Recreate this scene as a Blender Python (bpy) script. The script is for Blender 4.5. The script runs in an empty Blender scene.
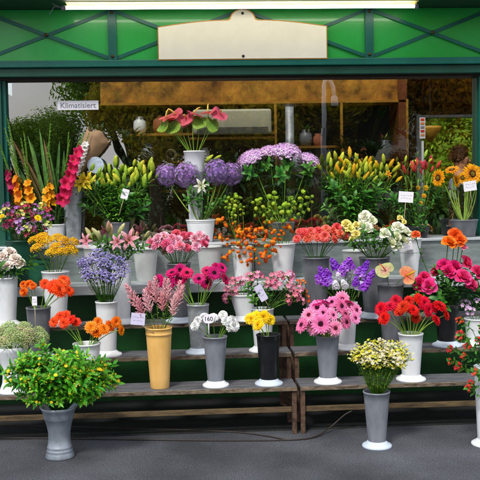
import bpy, math, random
from mathutils import Vector, Matrix
R = random.Random(11)
PI = math.pi
SC = bpy.context.scene
COL = SC.collection
V = Vector
Z = V((0, 0, 1))

# ------------------------------------------------------------------ camera
FPX, CAMH, CAMY, CAMX = 880.0, 1.73, -7.5, -0.45
YAW, PITCH, ROLL = math.radians(3.5), math.radians(3.25), math.radians(1.0)
CM = (Matrix.Translation((CAMX, CAMY, CAMH)) @ Matrix.Rotation(-YAW, 4, 'Z')
      @ Matrix.Rotation(PI/2 - PITCH, 4, 'X') @ Matrix.Rotation(-ROLL, 4, 'Z'))
def ray(px, py):
    d = CM.to_3x3() @ V(((px-240)/FPX, (240-py)/FPX, -1))
    return CM.translation, d
def at(px, py, Y):
    o, d = ray(px, py); return o + d*((Y-o.y)/d.y)
def on(px, py, z):
    o, d = ray(px, py); return o + d*((z-o.z)/d.z)
def mpp(Y):                       # metres per photo pixel at depth Y
    return (Y-CAMY)/FPX

def hx(s, k=1.0):
    s = s.lstrip('#'); o = []
    for i in (0, 2, 4):
        c = int(s[i:i+2], 16)/255
        o.append((c/12.92 if c <= .04045 else ((c+.055)/1.055)**2.4)*k)
    return tuple(o)
def mixc(a, b, t): return tuple(a[i]*(1-t)+b[i]*t for i in range(3))
def var(c, a=.15):
    k = 1+R.uniform(-a, a); return tuple(max(0, min(1, x*k*(1+R.uniform(-a, a)*.3))) for x in c)

# ------------------------------------------------------------------ materials
def newmat(name):
    m = bpy.data.materials.new(name); m.use_nodes = True
    nt = m.node_tree; nt.nodes.clear()
    out = nt.nodes.new('ShaderNodeOutputMaterial')
    return m, nt, out
def organic(name, rough, trans, spec=.3, nscale=60, namt=.25):
    m, nt, out = newmat(name); N = nt.nodes.new; L = nt.links.new
    a = N('ShaderNodeAttribute'); a.attribute_name = 'Col'
    oi = N('ShaderNodeObjectInfo')
    tc = N('ShaderNodeTexCoord'); no = N('ShaderNodeTexNoise'); no.inputs['Scale'].default_value = nscale
    no.inputs['Detail'].default_value = 3
    L(tc.outputs['Object'], no.inputs['Vector'])
    mr = N('ShaderNodeMapRange'); mr.inputs['To Min'].default_value = 1-namt; mr.inputs['To Max'].default_value = 1+namt
    mr.inputs['From Min'].default_value = .3; mr.inputs['From Max'].default_value = .7
    L(no.outputs['Fac'], mr.inputs['Value'])
    hs = N('ShaderNodeHueSaturation')
    r2 = N('ShaderNodeMapRange'); r2.inputs['To Min'].default_value = .488; r2.inputs['To Max'].default_value = .512
    L(oi.outputs['Random'], r2.inputs['Value']); L(r2.outputs[0], hs.inputs['Hue'])
    L(mr.outputs[0], hs.inputs['Value']); L(a.outputs['Color'], hs.inputs['Color'])
    b = N('ShaderNodeBsdfPrincipled'); b.inputs['Roughness'].default_value = rough
    b.inputs['Specular IOR Level'].default_value = spec
    t = N('ShaderNodeBsdfTranslucent'); mx = N('ShaderNodeMixShader'); mx.inputs[0].default_value = trans
    L(hs.outputs[0], b.inputs['Base Color']); L(hs.outputs[0], t.inputs['Color'])
    L(b.outputs[0], mx.inputs[1]); L(t.outputs[0], mx.inputs[2]); L(mx.outputs[0], out.inputs[0])
    return m
MT = organic('tree_leaf', .6, .5, .2, 3, .3)
MP = organic('petal', .55, .28)
ML = organic('leaf', .42, .2, .45, 25, .3)
_mc = {}
def mat(name, col, rough=.5, metal=0, nscale=8, namt=.15, bump=0, col2=None, stretch=None, spec=.5, coat=0):
    if name in _mc: return _mc[name]
    m, nt, out = newmat(name); N = nt.nodes.new; L = nt.links.new
    tc = N('ShaderNodeTexCoord'); mp = N('ShaderNodeMapping'); L(tc.outputs['Object'], mp.inputs[0])
    if stretch: mp.inputs['Scale'].default_value = stretch
    no = N('ShaderNodeTexNoise'); no.inputs['Scale'].default_value = nscale; no.inputs['Detail'].default_value = 7
    no.inputs['Roughness'].default_value = .65
    L(mp.outputs[0], no.inputs['Vector'])
    cr = N('ShaderNodeValToRGB'); cr.color_ramp.elements[0].position = .35; cr.color_ramp.elements[1].position = .65
    c2 = col2 if col2 else tuple(c*(1-namt) for c in col)
    c1 = tuple(min(1, c*(1+namt)) for c in col) if not col2 else col
    cr.color_ramp.elements[0].color = (*c2, 1); cr.color_ramp.elements[1].color = (*c1, 1)
    L(no.outputs['Fac'], cr.inputs[0])
    b = N('ShaderNodeBsdfPrincipled'); L(cr.outputs[0], b.inputs['Base Color'])
    b.inputs['Metallic'].default_value = metal; b.inputs['Specular IOR Level'].default_value = spec
    b.inputs['Coat Weight'].default_value = coat
    mr = N('ShaderNodeMapRange'); mr.inputs['To Min'].default_value = max(.02, rough-.1); mr.inputs['To Max'].default_value = min(1, rough+.12)
    L(no.outputs['Fac'], mr.inputs['Value']); L(mr.outputs[0], b.inputs['Roughness'])
    if bump:
        bp = N('ShaderNodeBump'); bp.inputs['Strength'].default_value = bump; bp.inputs['Distance'].default_value = .01
        L(no.outputs['Fac'], bp.inputs['Height']); L(bp.outputs[0], b.inputs['Normal'])
    L(b.outputs[0], out.inputs[0]); _mc[name] = m
    return m
def emit(name, col, s):
    m, nt, out = newmat(name); e = nt.nodes.new('ShaderNodeEmission')
    e.inputs[0].default_value = (*col, 1); e.inputs[1].default_value = s
    nt.links.new(e.outputs[0], out.inputs[0]); return m

# ------------------------------------------------------------------ mesh builder
class MB:
    def __init__(s): s.v = []; s.f = []; s.c = []; s.mi = []; s.sm = []
    def add(s, co, col): s.v.append(tuple(co)); s.c.append(col); return len(s.v)-1
    def face(s, idx, mi=0, sm=True): s.f.append(idx); s.mi.append(mi); s.sm.append(sm)
    def box(s, x0, x1, y0, y1, z0, z1, col=(1, 1, 1), mi=0, M=None):
        P = [V((x, y, z)) for z in (z0, z1) for y in (y0, y1) for x in (x0, x1)]
        if M: P = [M @ p for p in P]
        i = [s.add(p, col) for p in P]
        for q in ((0, 2, 3, 1), (4, 5, 7, 6), (0, 1, 5, 4), (2, 6, 7, 3), (0, 4, 6, 2), (1, 3, 7, 5)):
            s.face([i[k] for k in q], mi, False)
        return s
    def tube(s, pts, rad, col, n=5, mi=0, cap=True, col2=None):
        pts = [V(p) for p in pts]
        if not hasattr(rad, '__len__'): rad = [rad]*len(pts)
        u = None; rings = []
        for k, p in enumerate(pts):
            t = (pts[min(k+1, len(pts)-1)]-pts[max(k-1, 0)])
            t = t.normalized() if t.length > 1e-9 else Z
            if u is None: u = t.orthogonal().normalized()
            u = (u-t*u.dot(t))
            u = u.normalized() if u.length > 1e-6 else t.orthogonal().normalized()
            w = t.cross(u); cc = mixc(col, col2, k/(len(pts)-1)) if col2 else col
            rings.append([s.add(p+(u*math.cos(2*PI*j/n)+w*math.sin(2*PI*j/n))*rad[k], cc) for j in range(n)])
        for a, b in zip(rings, rings[1:]):
            for j in range(n): s.face([a[j], a[(j+1) % n], b[(j+1) % n], b[j]], mi)
        if cap:
            s.face(rings[0][::-1], mi, False); s.face(rings[-1], mi, False)
        return s
    def lathe(s, prof, n=40, col=(1, 1, 1), mi=0, o=(0, 0, 0), lean=(0, 0)):
        rings = []; o = V(o)
        for r, z in prof:
            rings.append([s.add(o+V((r*math.cos(2*PI*j/n)+lean[0]*z, r*math.sin(2*PI*j/n)+lean[1]*z, z)), col) for j in range(n)])
        for a, b in zip(rings, rings[1:]):
            for j in range(n): s.face([a[j], a[(j+1) % n], b[(j+1) % n], b[j]], mi)
        return s
    def petal(s, o, d, n, L, W, e0=.2, e1=0., cup=.2, c0=(1, 1, 1), c1=None, rows=4, p=1., q=.7, cols=2, ruf=0, twist=0, base=.15, mi=0):
        c1 = c1 or c0; o = V(o); d = V(d).normalized(); n = V(n); n = (n-d*n.dot(d)).normalized()
        sd = d.cross(n); pos = o.copy(); prev = None
        for i in range(rows+1):
            t = i/rows; a = e0+(e1-e0)*t
            dd = d*math.cos(a)+n*math.sin(a); nn = n*math.cos(a)-d*math.sin(a)
            if i: pos = pos+dd*(L/rows)
            w = W/2*max(math.sin(PI*min(1, t**p))**q if 0 < t < 1 else 0, base if i == 0 else (.05 if p < 1.3 else .55 if ruf else .35) if i == rows else 0)
            row = []
            for j in range(cols+1):
                x = (j/cols*2-1)
                h = cup*w*x*x + (R.uniform(-ruf, ruf)*L*t if ruf else 0)
                drop = (-(abs(x)**2)*L*.12*t if p >= 1.3 else 0)
                row.append(s.add(pos+sd*(w*x)+nn*h+dd*drop+(dd*R.uniform(-ruf, ruf)*L*.3 if ruf and i == rows else V((0, 0, 0))), mixc(c0, c1, t)))
            if prev:
                for j in range(cols): s.face([prev[j], prev[j+1], row[j+1], row[j]], mi)
            prev = row
        return s
    def blob(s, c, r, ax=(0, 0, 1), st=1., col=(1, 1, 1), n=6, m=4, tip=0, mi=0, col2=None):
        c = V(c); ax = V(ax).normalized(); u = ax.orthogonal().normalized(); w = ax.cross(u); rings = []
        for i in range(m+1):
            t = i/m; ph = PI*t; rr = r*math.sin(ph)*(1-tip*t); zz = -math.cos(ph)*r*st
            cc = mixc(col, col2, t) if col2 else col
            if i in (0, m): rings.append([s.add(c+ax*zz, cc)])
            else: rings.append([s.add(c+ax*zz+(u*math.cos(2*PI*j/n)+w*math.sin(2*PI*j/n))*rr, cc) for j in range(n)])
        for a, b in zip(rings, rings[1:]):
            for j in range(n):
                if len(a) == 1: s.face([a[0], b[(j+1) % n], b[j]][::-1], mi)
                elif len(b) == 1: s.face([a[j], a[(j+1) % n], b[0]], mi)
                else: s.face([a[j], a[(j+1) % n], b[(j+1) % n], b[j]], mi)
        return s
    def mesh(s, name, mats):
        me = bpy.data.meshes.new(name); me.from_pydata(s.v, [], s.f)
        for m in (mats if isinstance(mats, (list, tuple)) else [mats]): me.materials.append(m)
        me.polygons.foreach_set('material_index', s.mi); me.polygons.foreach_set('use_smooth', s.sm)
        ca = me.color_attributes.new('Col', 'FLOAT_COLOR', 'POINT')
        flat = []
        for c in s.c: flat += [c[0], c[1], c[2], 1]
        ca.data.foreach_set('color', flat); me.update()
        return me
    def build(s, name, mats, parent=None, loc=None):
        return link(name, s.mesh(name, mats), parent, loc)
def link(name, me, parent=None, loc=None):
    o = bpy.data.objects.new(name, me); COL.objects.link(o)
    if parent: o.parent = parent
    if loc is not None: o.location = loc
    return o
def tag(o, label, cat, group=None):
    o['label'] = label; o['category'] = cat
    if group: o['group'] = group
    return o
def thing(name, loc, label, cat, group=None):
    o = bpy.data.objects.new(name, None); o.empty_display_size = .05; COL.objects.link(o); o.location = loc
    return tag(o, label, cat, group)
def struct(o): o['kind'] = 'structure'; return o
def bevel(o, w=.004):
    m = o.modifiers.new('bevel', 'BEVEL'); m.width = w; m.segments = 2; m.limit_method = 'ANGLE'; return o
def quat(d, spin=0):
    d = V(d).normalized()
    return (d.to_track_quat('Z', 'Y').to_matrix() @ Matrix.Rotation(spin, 3, 'Z')).to_euler()

GR = hx('#3f7a1c', .8); GD = hx('#22521a', .8); GL = hx('#86b83a', .85); GY = hx('#a9c455', .9)

# ------------------------------------------------------------------ flower heads (facing +Z, real size)
def polar(a, e): return V((math.cos(a)*math.cos(e), math.sin(a)*math.cos(e), math.sin(e)))
def ring(m, n, L, W, e0, e1, c0, c1, r0=.004, z0=0, p=1.1, q=.6, cup=.15, a0=0, rows=3, ja=.12, ruf=0, cols=2):
    for k in range(n):
        a = a0+2*PI*k/n+R.uniform(-ja, ja)*PI/n*2; d = V((math.cos(a), math.sin(a), 0))
        kk = R.uniform(.9, 1.08)
        m.petal(d*r0+Z*z0, d, Z, L*kk, W, e0+R.uniform(-.1, .1), e1+R.uniform(-.15, .15), cup, var(c0, .08), var(c1, .1), rows, p, q, cols, ruf)
def gerbera(c0, c1, cen, cen2, rad=.05, dbl=False):
    m = MB()
    ring(m, 20, rad*1.0, rad*.40, .12, -.12, c0, c1, q=.45, p=1.35)
    ring(m, 18, rad*.86, rad*.38, .35, .05, c0, c1, z0=.002, a0=.17, q=.45, p=1.35)
    if dbl:
        ring(m, 16, rad*.72, rad*.34, .6, .2, c0, c1, z0=.003, p=1.35); ring(m, 14, rad*.55, rad*.3, .9, .4, c0, c1, z0=.004, a0=.2, p=1.35)
        ring(m, 10, rad*.36, rad*.2, 1.2, .8, c0, c1, z0=.004)
    else:
        ring(m, 20, rad*.42, rad*.12, .55, .2, mixc(c0, cen2, .5), c1, r0=.006, z0=.003)
    cr = rad*(.16 if dbl else .27)
    for k in range(46):
        r = cr*math.sqrt((k+.5)/46); a = k*2.4
        m.blob((r*math.cos(a), r*math.sin(a), .006+.004*(1-(r/cr)**2)), rad*.045, Z, 1.6, var(mixc(cen, cen2, (r/cr)**2), .2), 5, 3)
    m.blob((0, 0, -.006), rad*.2, Z, .9, GR, 8, 4)
    return m.mesh('bloom', MP)
def carnation(c0, c1, rad=.032, edge=None):
    m = MB(); n = 44
    for k in range(n):
        t = k/n; e = .15+1.3*t; a = k*2.4; d = polar(a, 0)
        m.petal(d*.003, d, Z, rad*(1.05-.2*t), rad*.85, e, e-.55, .1, var(c0, .12), var(edge or c1, .12), 3, 1.7, .6, 4, .1)
    m.tube([(0, 0, -.03), (0, 0, -.01), (0, 0, .002)], [.005, .008, .011], GL, 6)
    return m.mesh('bloom', MP)
def rose(c0, c1, rad=.035, openness=.5, n=22, ruf=.03):
    m = MB()
    for k in range(n):
        t = k/n; e = 1.5-1.2*openness*2*t*.8; a = k*2.4; d = polar(a, 0); L = rad*(.75+.5*t)
        m.petal(d*rad*.12*t-Z*rad*.1*t, d, Z, L, rad*(.75+.65*t), e+.25*(1-t), e-.1-.9*t*t, .45, var(c0, .08), var(c1, .1), 4, 1.4, .5, 4, ruf)
    for k in range(5):
        d = polar(k*2*PI/5, 0); m.petal((0, 0, -.004), d, Z, rad*.7, rad*.2, .1, -.6, .1, GR, GL, 3)
    m.blob((0, 0, -.006), rad*.22, Z, 1.1, GR, 7, 4)
    return m.mesh('bloom', MP)
def allium(rad=.085):
    m = MB(); n = 330; c = [hx('#9c5cc8'), hx('#b47ee0'), hx('#7c42ac'), hx('#c89aec')]
    for k in range(n):
        z = 1-2*(k+.5)/n; a = k*2.39996; r = math.sqrt(1-z*z); d = V((r*math.cos(a), r*math.sin(a), z))
        rr = rad*R.uniform(.78, 1.06)*(1+.05*math.sin(d.x*7+d.z*5)); u = d.orthogonal().normalized(); w = d.cross(u); cc = var(R.choice(c), .2)
        m.tube([d*rad*.1, d*rr], .0009, GL, 3, cap=False)
        a0 = R.uniform(0, 6)
        for j in range(6):
            b = a0+j*PI/3; s = u*math.cos(b)+w*math.sin(b)
            m.petal(d*rr, s, d, .0135, .0048, .5, .1, .1, cc, mixc(cc, (1, .9, 1), .15), 2)
        m.blob(d*rr+d*.001, .0022, d, 1, hx('#5d8a4a'), 4, 3)
    return m.mesh('bloom', MP)
def umbel(cols, w=.11, h=.035, n=230, fs=.0055, star=False, stemc=GL, flat=1.):
    m = MB()
    for k in range(n):
        r = math.sqrt((k+.5)/n)*R.uniform(.93, 1.05); a = k*2.39996
        p = V((w*r*math.cos(a), w*r*math.sin(a), h*(1-flat*r*r)+R.uniform(-.008, .008)+.012*math.sin(a*3.1+r*9)*w/.1*(.4+r)))
        cc = var(R.choice(cols), .18); d = (p+Z*w*.8).normalized()
        if star:
            u = d.orthogonal().normalized(); wv = d.cross(u)
            for j in range(4):
                b = j*PI/2+a; m.petal(p, u*math.cos(b)+wv*math.sin(b), d, fs*1.7, fs*1.1, .5, .1, .1, cc, cc, 2)
        else: m.blob(p, fs*R.uniform(.7, 1.2), d, 1, cc, 5, 3)
    for k in range(14):
        a = k*2.4; r = math.sqrt((k+.5)/14)*.85
        q = V((w*r*math.cos(a), w*r*math.sin(a), h*(1-flat*r*r)-.006))
        m.tube([(0, 0, -w*.7), q*.55-Z*w*.22, q], .0014, stemc, 4, cap=False)
    return m.mesh('bloom', MP)
def lilybud(c0, c1, L=.085, w=.014):
    m = MB(); prof = [(.25, 0), (.75, .12), (1, .35), (1, .6), (.7, .82), (.3, .96), (.02, 1)]
    n = 9; rings = []
    for r, t in prof:
        rings.append([m.add((w*r*(1+.16*math.cos(3*2*PI*j/n))*math.cos(2*PI*j/n), w*r*(1+.16*math.cos(3*2*PI*j/n))*math.sin(2*PI*j/n), L*t+.01), mixc(c0, c1, t)) for j in range(n)])
    for a, b in zip(rings, rings[1:]):
        for j in range(n): m.face([a[j], a[(j+1) % n], b[(j+1) % n], b[j]])
    m.tube([(0, 0, -.012), (0, 0, .012)], [.002, .004], GR, 5)
    return m.mesh('bud', MP)
def lilybloom(c0, c1, L=.09, sp=(.75, .05), w=.032, anth='#a8541c'):
    m = MB()
    for k in range(6):
        a = k*PI/3; d = polar(a, 0)
        m.petal(d*.003, d, Z, L*R.uniform(.92, 1.05), w*(1 if k % 2 else .75), sp[0]+.3, sp[1]-.4, .25, var(c0, .1), var(c1, .06), 6, .85, .75, 2)
    for k in range(6):
        d = polar(k*PI/3+.4, 0); p = d*.022+Z*.05
        m.tube([(0, 0, 0), d*.008+Z*.028, p], .0012, GY, 3); m.blob(p, .003, d, 2.2, hx(anth), 5, 3)
    m.tube([(0, 0, -.015), (0, 0, .004)], [.002, .006], GR, 5)
    return m.mesh('bloom', MP)
def gladiolus(c0, c1, H=.62, nf=9, green=.55):
    m = MB(); ph = 0
    m.tube([(0, 0, 0), (.004, .002, H*.4), (-.002, .004, H*.75), (.006, 0, H)], [.005, .004, .003, .001], GR, 6, col2=GL)
    for k in range(18):
        t = k/17; z = H*(.02+.95*t); side = 1 if k % 2 else -1; sz = 1-t
        d = V((side*.65, -.75+.2*math.sin(k*2), 0)).normalized()
        o = V((0, 0, z))
        if k < nf:
            s = 1.5-.5*k/nf; ax = (d+Z*(.35+.5*k/nf)).normalized(); u = ax.orthogonal().normalized(); w = ax.cross(u)
            for j in range(6):
                b = j*PI/3+k; dd = u*math.cos(b)+w*math.sin(b)
                m.petal(o+ax*.012*s, dd, ax, .05*s, .038*s, 1.25, .15, .2, var(c0, .1), var(c1, .08), 4, 1.3, .6, 4, .05)
            m.blob(o+ax*.01, .008*s, ax, 1.8, GL, 6, 4)
        else:
            ax = (d*.35+Z).normalized(); cc = mixc(c1, GL, min(1, (k-nf+1)/3)) if k < nf+3 else GL
            m.blob(o+ax*.018*(.5+sz), .0085*(.45+sz), ax, 2.6, GR, 6, 5, .6, col2=cc)
        m.petal(o, (d*.3+Z), d, .05*(.5+sz), .014, .15, -.1, .4, GR, GL, 3)
    return m.mesh('bloom', MP)
def anthurium(c0, c1, L=.075, spc='#e8c860'):
    m = MB(); n = 28; cen = m.add((0, 0, .002), c0); rings = []
    for rr in (.35, .7, 1.0):
        row = []
        for k in range(n):
            a = 2*PI*k/n; r = L*(.62+.42*abs(math.cos(a/2))**.7-.30*max(0, -math.cos(a))**6)*rr
            if math.cos(a) > .9: r *= 1+.9*(math.cos(a)-.9)
            row.append(m.add((r*math.cos(a), r*math.sin(a)*.9, .012*rr*rr+.006*math.sin(3*a)*rr-.03*rr*rr*max(0, math.cos(a))), mixc(c0, c1, rr)))
        rings.append(row)
    for k in range(n): m.face([cen, rings[0][k], rings[0][(k+1) % n]])
    for a, b in zip(rings, rings[1:]):
        for k in range(n): m.face([a[k], b[k], b[(k+1) % n], a[(k+1) % n]])
    bl = m.mesh('bloom', MP)
    s = MB(); s.tube([(0, 0, .002), (.012, 0, .022), (.03, 0, .042), (.05, 0, .05)], [.004, .006, .005, .003], hx(spc), 8)
    return bl, s.mesh('spadix', MP)
def astilbe(c0, c1, H=.2):
    m = MB(); m.tube([(0, 0, 0), (.004, 0, H*.5), (0, .004, H)], [.002, .0015, .0008], hx('#8a6a4a'), 4)
    for k in range(34):
        t = k/33; z = H*(.05+.9*t); a = k*2.4; L = .052*(1-t)**.7+.012; d = (polar(a, .75+.3*t))
        e = V((0, 0, z))+d*L
        m.tube([(0, 0, z), e], .0007, hx('#b07a6a'), 3, cap=False)
        nb = int(8+L*420)
        for j in range(nb):
            u = (j+.5)/nb; p = V((0, 0, z)).lerp(e, .1+.95*u)+V([R.uniform(-1, 1)*.0055*(1.2-u) for _ in range(3)])
            m.blob(p, R.uniform(.002, .0034), d, 1.3, var(mixc(c0, c1, R.random()), .15), 4, 3)
    return m.mesh('bloom', MP)
def spray(cols, H=.09, nb=6, nf=6, fs=.009, kind='star', cen=None, w=.03, stemc=GR):
    fs *= 1.2; nb += 2
    """branching sprig; tips carry clusters of florets"""
    m = MB()
    for b in range(nb):
        a = b*2.4; rr = w*math.sqrt((b+.5)/nb); tip = V((rr*math.cos(a), rr*math.sin(a), H*R.uniform(.6, 1.)))
        m.tube([(0, 0, 0), (tip.x*.3, tip.y*.3, tip.z*.55), tip], .001, stemc, 3, cap=False)
        for k in range(nf):
            p = tip+V((R.uniform(-1, 1), R.uniform(-1, 1), R.uniform(-.9, .5)))*(fs*1.3 if nf > 1 else .001)
            d = (V((R.uniform(-.7, .7), R.uniform(-.7, .7), 1))).normalized(); u = d.orthogonal().normalized(); wv = d.cross(u)
            cc = var(R.choice(cols), .14); npet = {'star': 5, 'daisy': 10, 'stock': 5}[kind]
            for j in range(npet):
                g = j*2*PI/npet+k; s = u*math.cos(g)+wv*math.sin(g)
                m.petal(p, s, d, fs, fs*(.34 if kind == 'daisy' else .8), .45 if kind != 'daisy' else .1, .05, .15, cc, cc, 2, 1.4 if kind != 'daisy' else 1.1)
            if cen: m.blob(p+d*.001, fs*.38, d, .8, var(cen, .1), 6, 3)
            if nf > 1: m.tube([tip-Z*.012, p], .0006, stemc, 3, cap=False)
    return m.mesh('bloom', MP)
def spike(cols, H=.12, n=26, fs=.014):
    fs *= 1.5
    m = MB(); m.tube([(0, 0, -.02), (0, 0, H)], [.003, .001], GR, 5)
    for k in range(n):
        t = k/n; a = k*2.4; d = polar(a, .3+.8*t); p = V((0, 0, H*(.02+.93*t)))+d*.014*(1.2-t*.7); f = fs*(1.1-.55*t)
        u = d.orthogonal().normalized(); w = d.cross(u); cc = var(R.choice(cols), .12)
        for j in range(5):
            g = j*2*PI/5+k; m.petal(p, u*math.cos(g)+w*math.sin(g), d, f, f*1.05, .6, .0, .2, cc, cc, 3, 1.5, .6, 2, .08)
    return m.mesh('bloom', MP)
def alstro(cols, thr, n=5, sz=.026):
    m = MB()
    for b in range(n):
        a = b*2*PI/n; d = polar(a, .75 if b else 1.3); o = d*.03
        m.tube([(0, 0, -.01), o], .0013, GR, 4); u = d.orthogonal().normalized(); w = d.cross(u); c = var(R.choice(cols), .1)
        for j in range(6):
            g = j*PI/3; m.petal(o, u*math.cos(g)+w*math.sin(g), d, sz*1.25, sz*.62, 1.05, .35, .25, mixc(c, thr, .55) if j % 2 else mixc(c, thr, .2), c, 4, 1.3, .6)
    for b in range(5):
        d = polar(b*1.3, .1); m.petal(d*.002, d, Z, .045, .011, .2, -.3, .2, GR, GL, 3)
    return m.mesh('bloom', MP)
def sunflower(rad=.075):
    m = MB(); y0, y1 = hx('#e08a08'), hx('#ffc21a')
    ring(m, 21, rad*.68, rad*.24, .25, -.15, y0, y1, r0=rad*.3, ja=.35); ring(m, 19, rad*.6, rad*.22, .5, .05, y0, y1, r0=rad*.3, z0=.002, a0=.15, ja=.35); ring(m, 16, rad*.3, rad*.12, .9, .5, y0, y1, r0=rad*.28, z0=.003, ja=.35)
    for k in range(150):
        r = rad*.36*math.sqrt((k+.5)/150); a = k*2.4; t = (r/(rad*.36))
        c = hx('#5a3410') if t > .55 else hx('#a8821e') if t > .35 else hx('#7a8a2a')
        m.blob((r*math.cos(a), r*math.sin(a), .005+.006*(1-t*t)), .0032, Z, 1.5, var(c, .25), 4, 3)
    m.lathe([(rad*.44, .003), (rad*.3, -.014), (.008, -.022)], 14, GR)
    for k in range(12):
        d = polar(k*PI/6, 0); m.petal(d*rad*.35-Z*.004, d, Z, rad*.45, rad*.2, -.2, .3, .1, GR, GL, 3)
    return m.mesh('bloom', MP)
def podstem(cols, H=.22, n=9, r=.016, tip=.45):
    r *= 1.35; n = max(4, int(n*.75))
    m = MB(); m.tube([(0, 0, -.02), (.006, 0, H*.4), (-.004, .004, H*.8), (.003, 0, H)], [.003, .0025, .002, .001], GL, 5)
    for k in range(n):
        t = (k+.5)/n; a = k*2.4; d = polar(a, -.1+.7*t); p = V((0, 0, H*(.05+.95*t))); q = p+d*.026
        m.tube([p, q], .001, GL, 3, cap=False); m.blob(q+d*.006-Z*.004, r*R.uniform(.8, 1.15), (d-Z*.6), 1.15, var(R.choice(cols), .15), 8, 5, tip)
    return m.mesh('bloom', MP)
def leafsprig(c0, c1, H=.14, n=12, L=.055, W=.02, buds=None, nb=4, bs=.008, up=.5):
    m = MB(); m.tube([(0, 0, -.05), (0, 0, H*.9)], [.002, .001], GR, 4)
    for k in range(n):
        t = k/n; a = k*2.4+R.uniform(-.3, .3); d = polar(a, up+.4*t)
        m.petal((0, 0, H*t), d, Z, L*R.uniform(.7, 1.1), W*R.uniform(.8, 1.1), .25, -.55, .3, var(c0, .2), var(c1, .2), 4, .85, .8)
    if buds:
        for k in range(nb):
            a = k*2.4+1; p = V((.02*math.cos(a), .02*math.sin(a), H*R.uniform(.75, 1.1)))
            m.tube([(0, 0, H*.6), p], .0008, GR, 3, cap=False)
            b = bs*R.uniform(.6, 1.25); c = var(R.choice(buds), .15); m.blob(p, b*.6, Z, .8, mixc(c, hx('#d8a010'), .15), 6, 4)
            if b > bs*.8:
                for j in range(9):
                    d = polar(j*.7, .3); m.petal(p, d, Z, b*1.1, b*.5, .4, .1, .1, c, c, 2, 1.3)
    return m.mesh('bloom', ML)
# ------------------------------------------------------------------ setting materials
M_panel = mat('fascia_green', hx('#2cb454'), .3, 0, 1.2, .12, 0, col2=hx('#1ea83a'), coat=.3)
M_teal = mat('teal_paint', hx('#0b6458'), .35, 0, 3, .12, .05)
M_dkgreen = mat('dark_green_paint', hx('#0d4a3a'), .4, 0, 4, .15, .05)
M_wall = mat('base_wall_green', hx('#064d16'), .5, 0, 3, .25, .1, col2=hx('#04380f'))
M_brown = mat('brown_seal', hx('#2a1a16'), .5, 0, 4)
M_steel = mat('galvanised_steel', hx('#ccd2d6'), .33, .4, 5, .2, .05, stretch=(1, 1, 5))
M_plank = mat('weathered_plank', hx('#6d6f74'), .75, 0, 7, .35, .5, col2=hx('#35373b'), stretch=(1, 10, 10))
M_edge = mat('worn_edge', hx('#8c7c68'), .8, 0, 14, .3, .8, col2=hx('#3a2c22'), stretch=(1, 3, 3))
M_rust = mat('rusty_iron', hx('#6d5240'), .8, 0, 22, .3, .8, col2=hx('#2c1d15'))
M_ochre = mat('ochre_wood', hx('#6e5b3c'), .75, 0, 9, .3, .4, col2=hx('#3c3020'), stretch=(1, 8, 8))
M_cream = mat('cream_sign', hx('#fbf6e4'), .45, 0, 3, .04)
M_gold = mat('gold_trim', hx('#b98a3a'), .4, .3, 6)
M_brass = mat('brass_knob', hx('#5a4a30'), .4, .7, 10)
M_black = mat('black_plastic', hx('#17181b'), .32, 0, 8, .2)
M_grey = mat('grey_plastic', hx('#8a8f98'), .42, 0, 9, .12, .06, col2=hx('#70757e'), stretch=(1, 1, .4))
M_dgrey = mat('dark_grey_plastic', hx('#6e7178'), .4, 0, 9, .12, .06, col2=hx('#55585e'), stretch=(1, 1, .4))
M_white = mat('white_plastic', hx('#eef1f4'), .35, 0, 6, .06, .06, col2=hx('#d3d9dc'), stretch=(1, 1, .4))
M_frost = mat('frosted_plastic', hx('#c6cbca'), .5, 0, 5, .1, .03)
M_pale = mat('pale_blue_plastic', hx('#c3d0de'), .4, 0, 6, .08, .03)
M_yellow = mat('yellow_plastic', hx('#f2c478'), .4, 0, 7, .08, .04, col2=hx('#e2ae5c'), stretch=(1, 1, .4))
M_zinc = mat('zinc_sheet', hx('#a2abb6'), .42, .5, 9, .3, .12, col2=hx('#7e8894'), stretch=(1, 1, .5))
M_zinc2 = mat('dull_zinc', hx('#a3a9ae'), .5, .45, 16, .25, .3)
M_card = mat('white_card', hx('#eceaf2'), .6, 0, 8, .04)
M_lilac = mat('lilac_card', hx('#d3cdea'), .6, 0, 8, .04)
M_ink = mat('ink', (.02, .02, .03), .6)
M_greyink = mat('grey_lettering', hx('#7c828c'), .6)
M_gwood = mat('golden_wood', hx('#b9842c'), .45, 0, 5, .3, .1, col2=hx('#8a5d1c'), stretch=(1, 1, 6))
M_amber = mat('amber_reflection', hx('#c8862a'), .5, 0, 5, .5, .2, col2=hx('#5a3410'))
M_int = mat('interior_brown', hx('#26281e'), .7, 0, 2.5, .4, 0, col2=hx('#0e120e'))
M_beige = mat('beige_metal', hx('#b8b49c'), .5, 0, 2, .1)
M_kraft = mat('kraft_paper', hx('#94785a'), .85, 0, 9, .15, .5)
M_terra = mat('terracotta', hx('#9a5634'), .8, 0, 12, .2, .2)
M_skin = mat('skin', hx('#c98d6e'), .5, 0, 10, .08)
M_hair = mat('hair', hx('#4a3020'), .6, 0, 60, .4, .8)
M_shirt = mat('shirt', hx('#8a9ab4'), .8, 0, 30, .15, .2)
M_bark = mat('bark', hx('#5a4838'), .9, 0, 12, .4, 1)
M_crate = mat('green_crate_plastic', hx('#12553c'), .45, 0, 5, .15)

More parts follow.
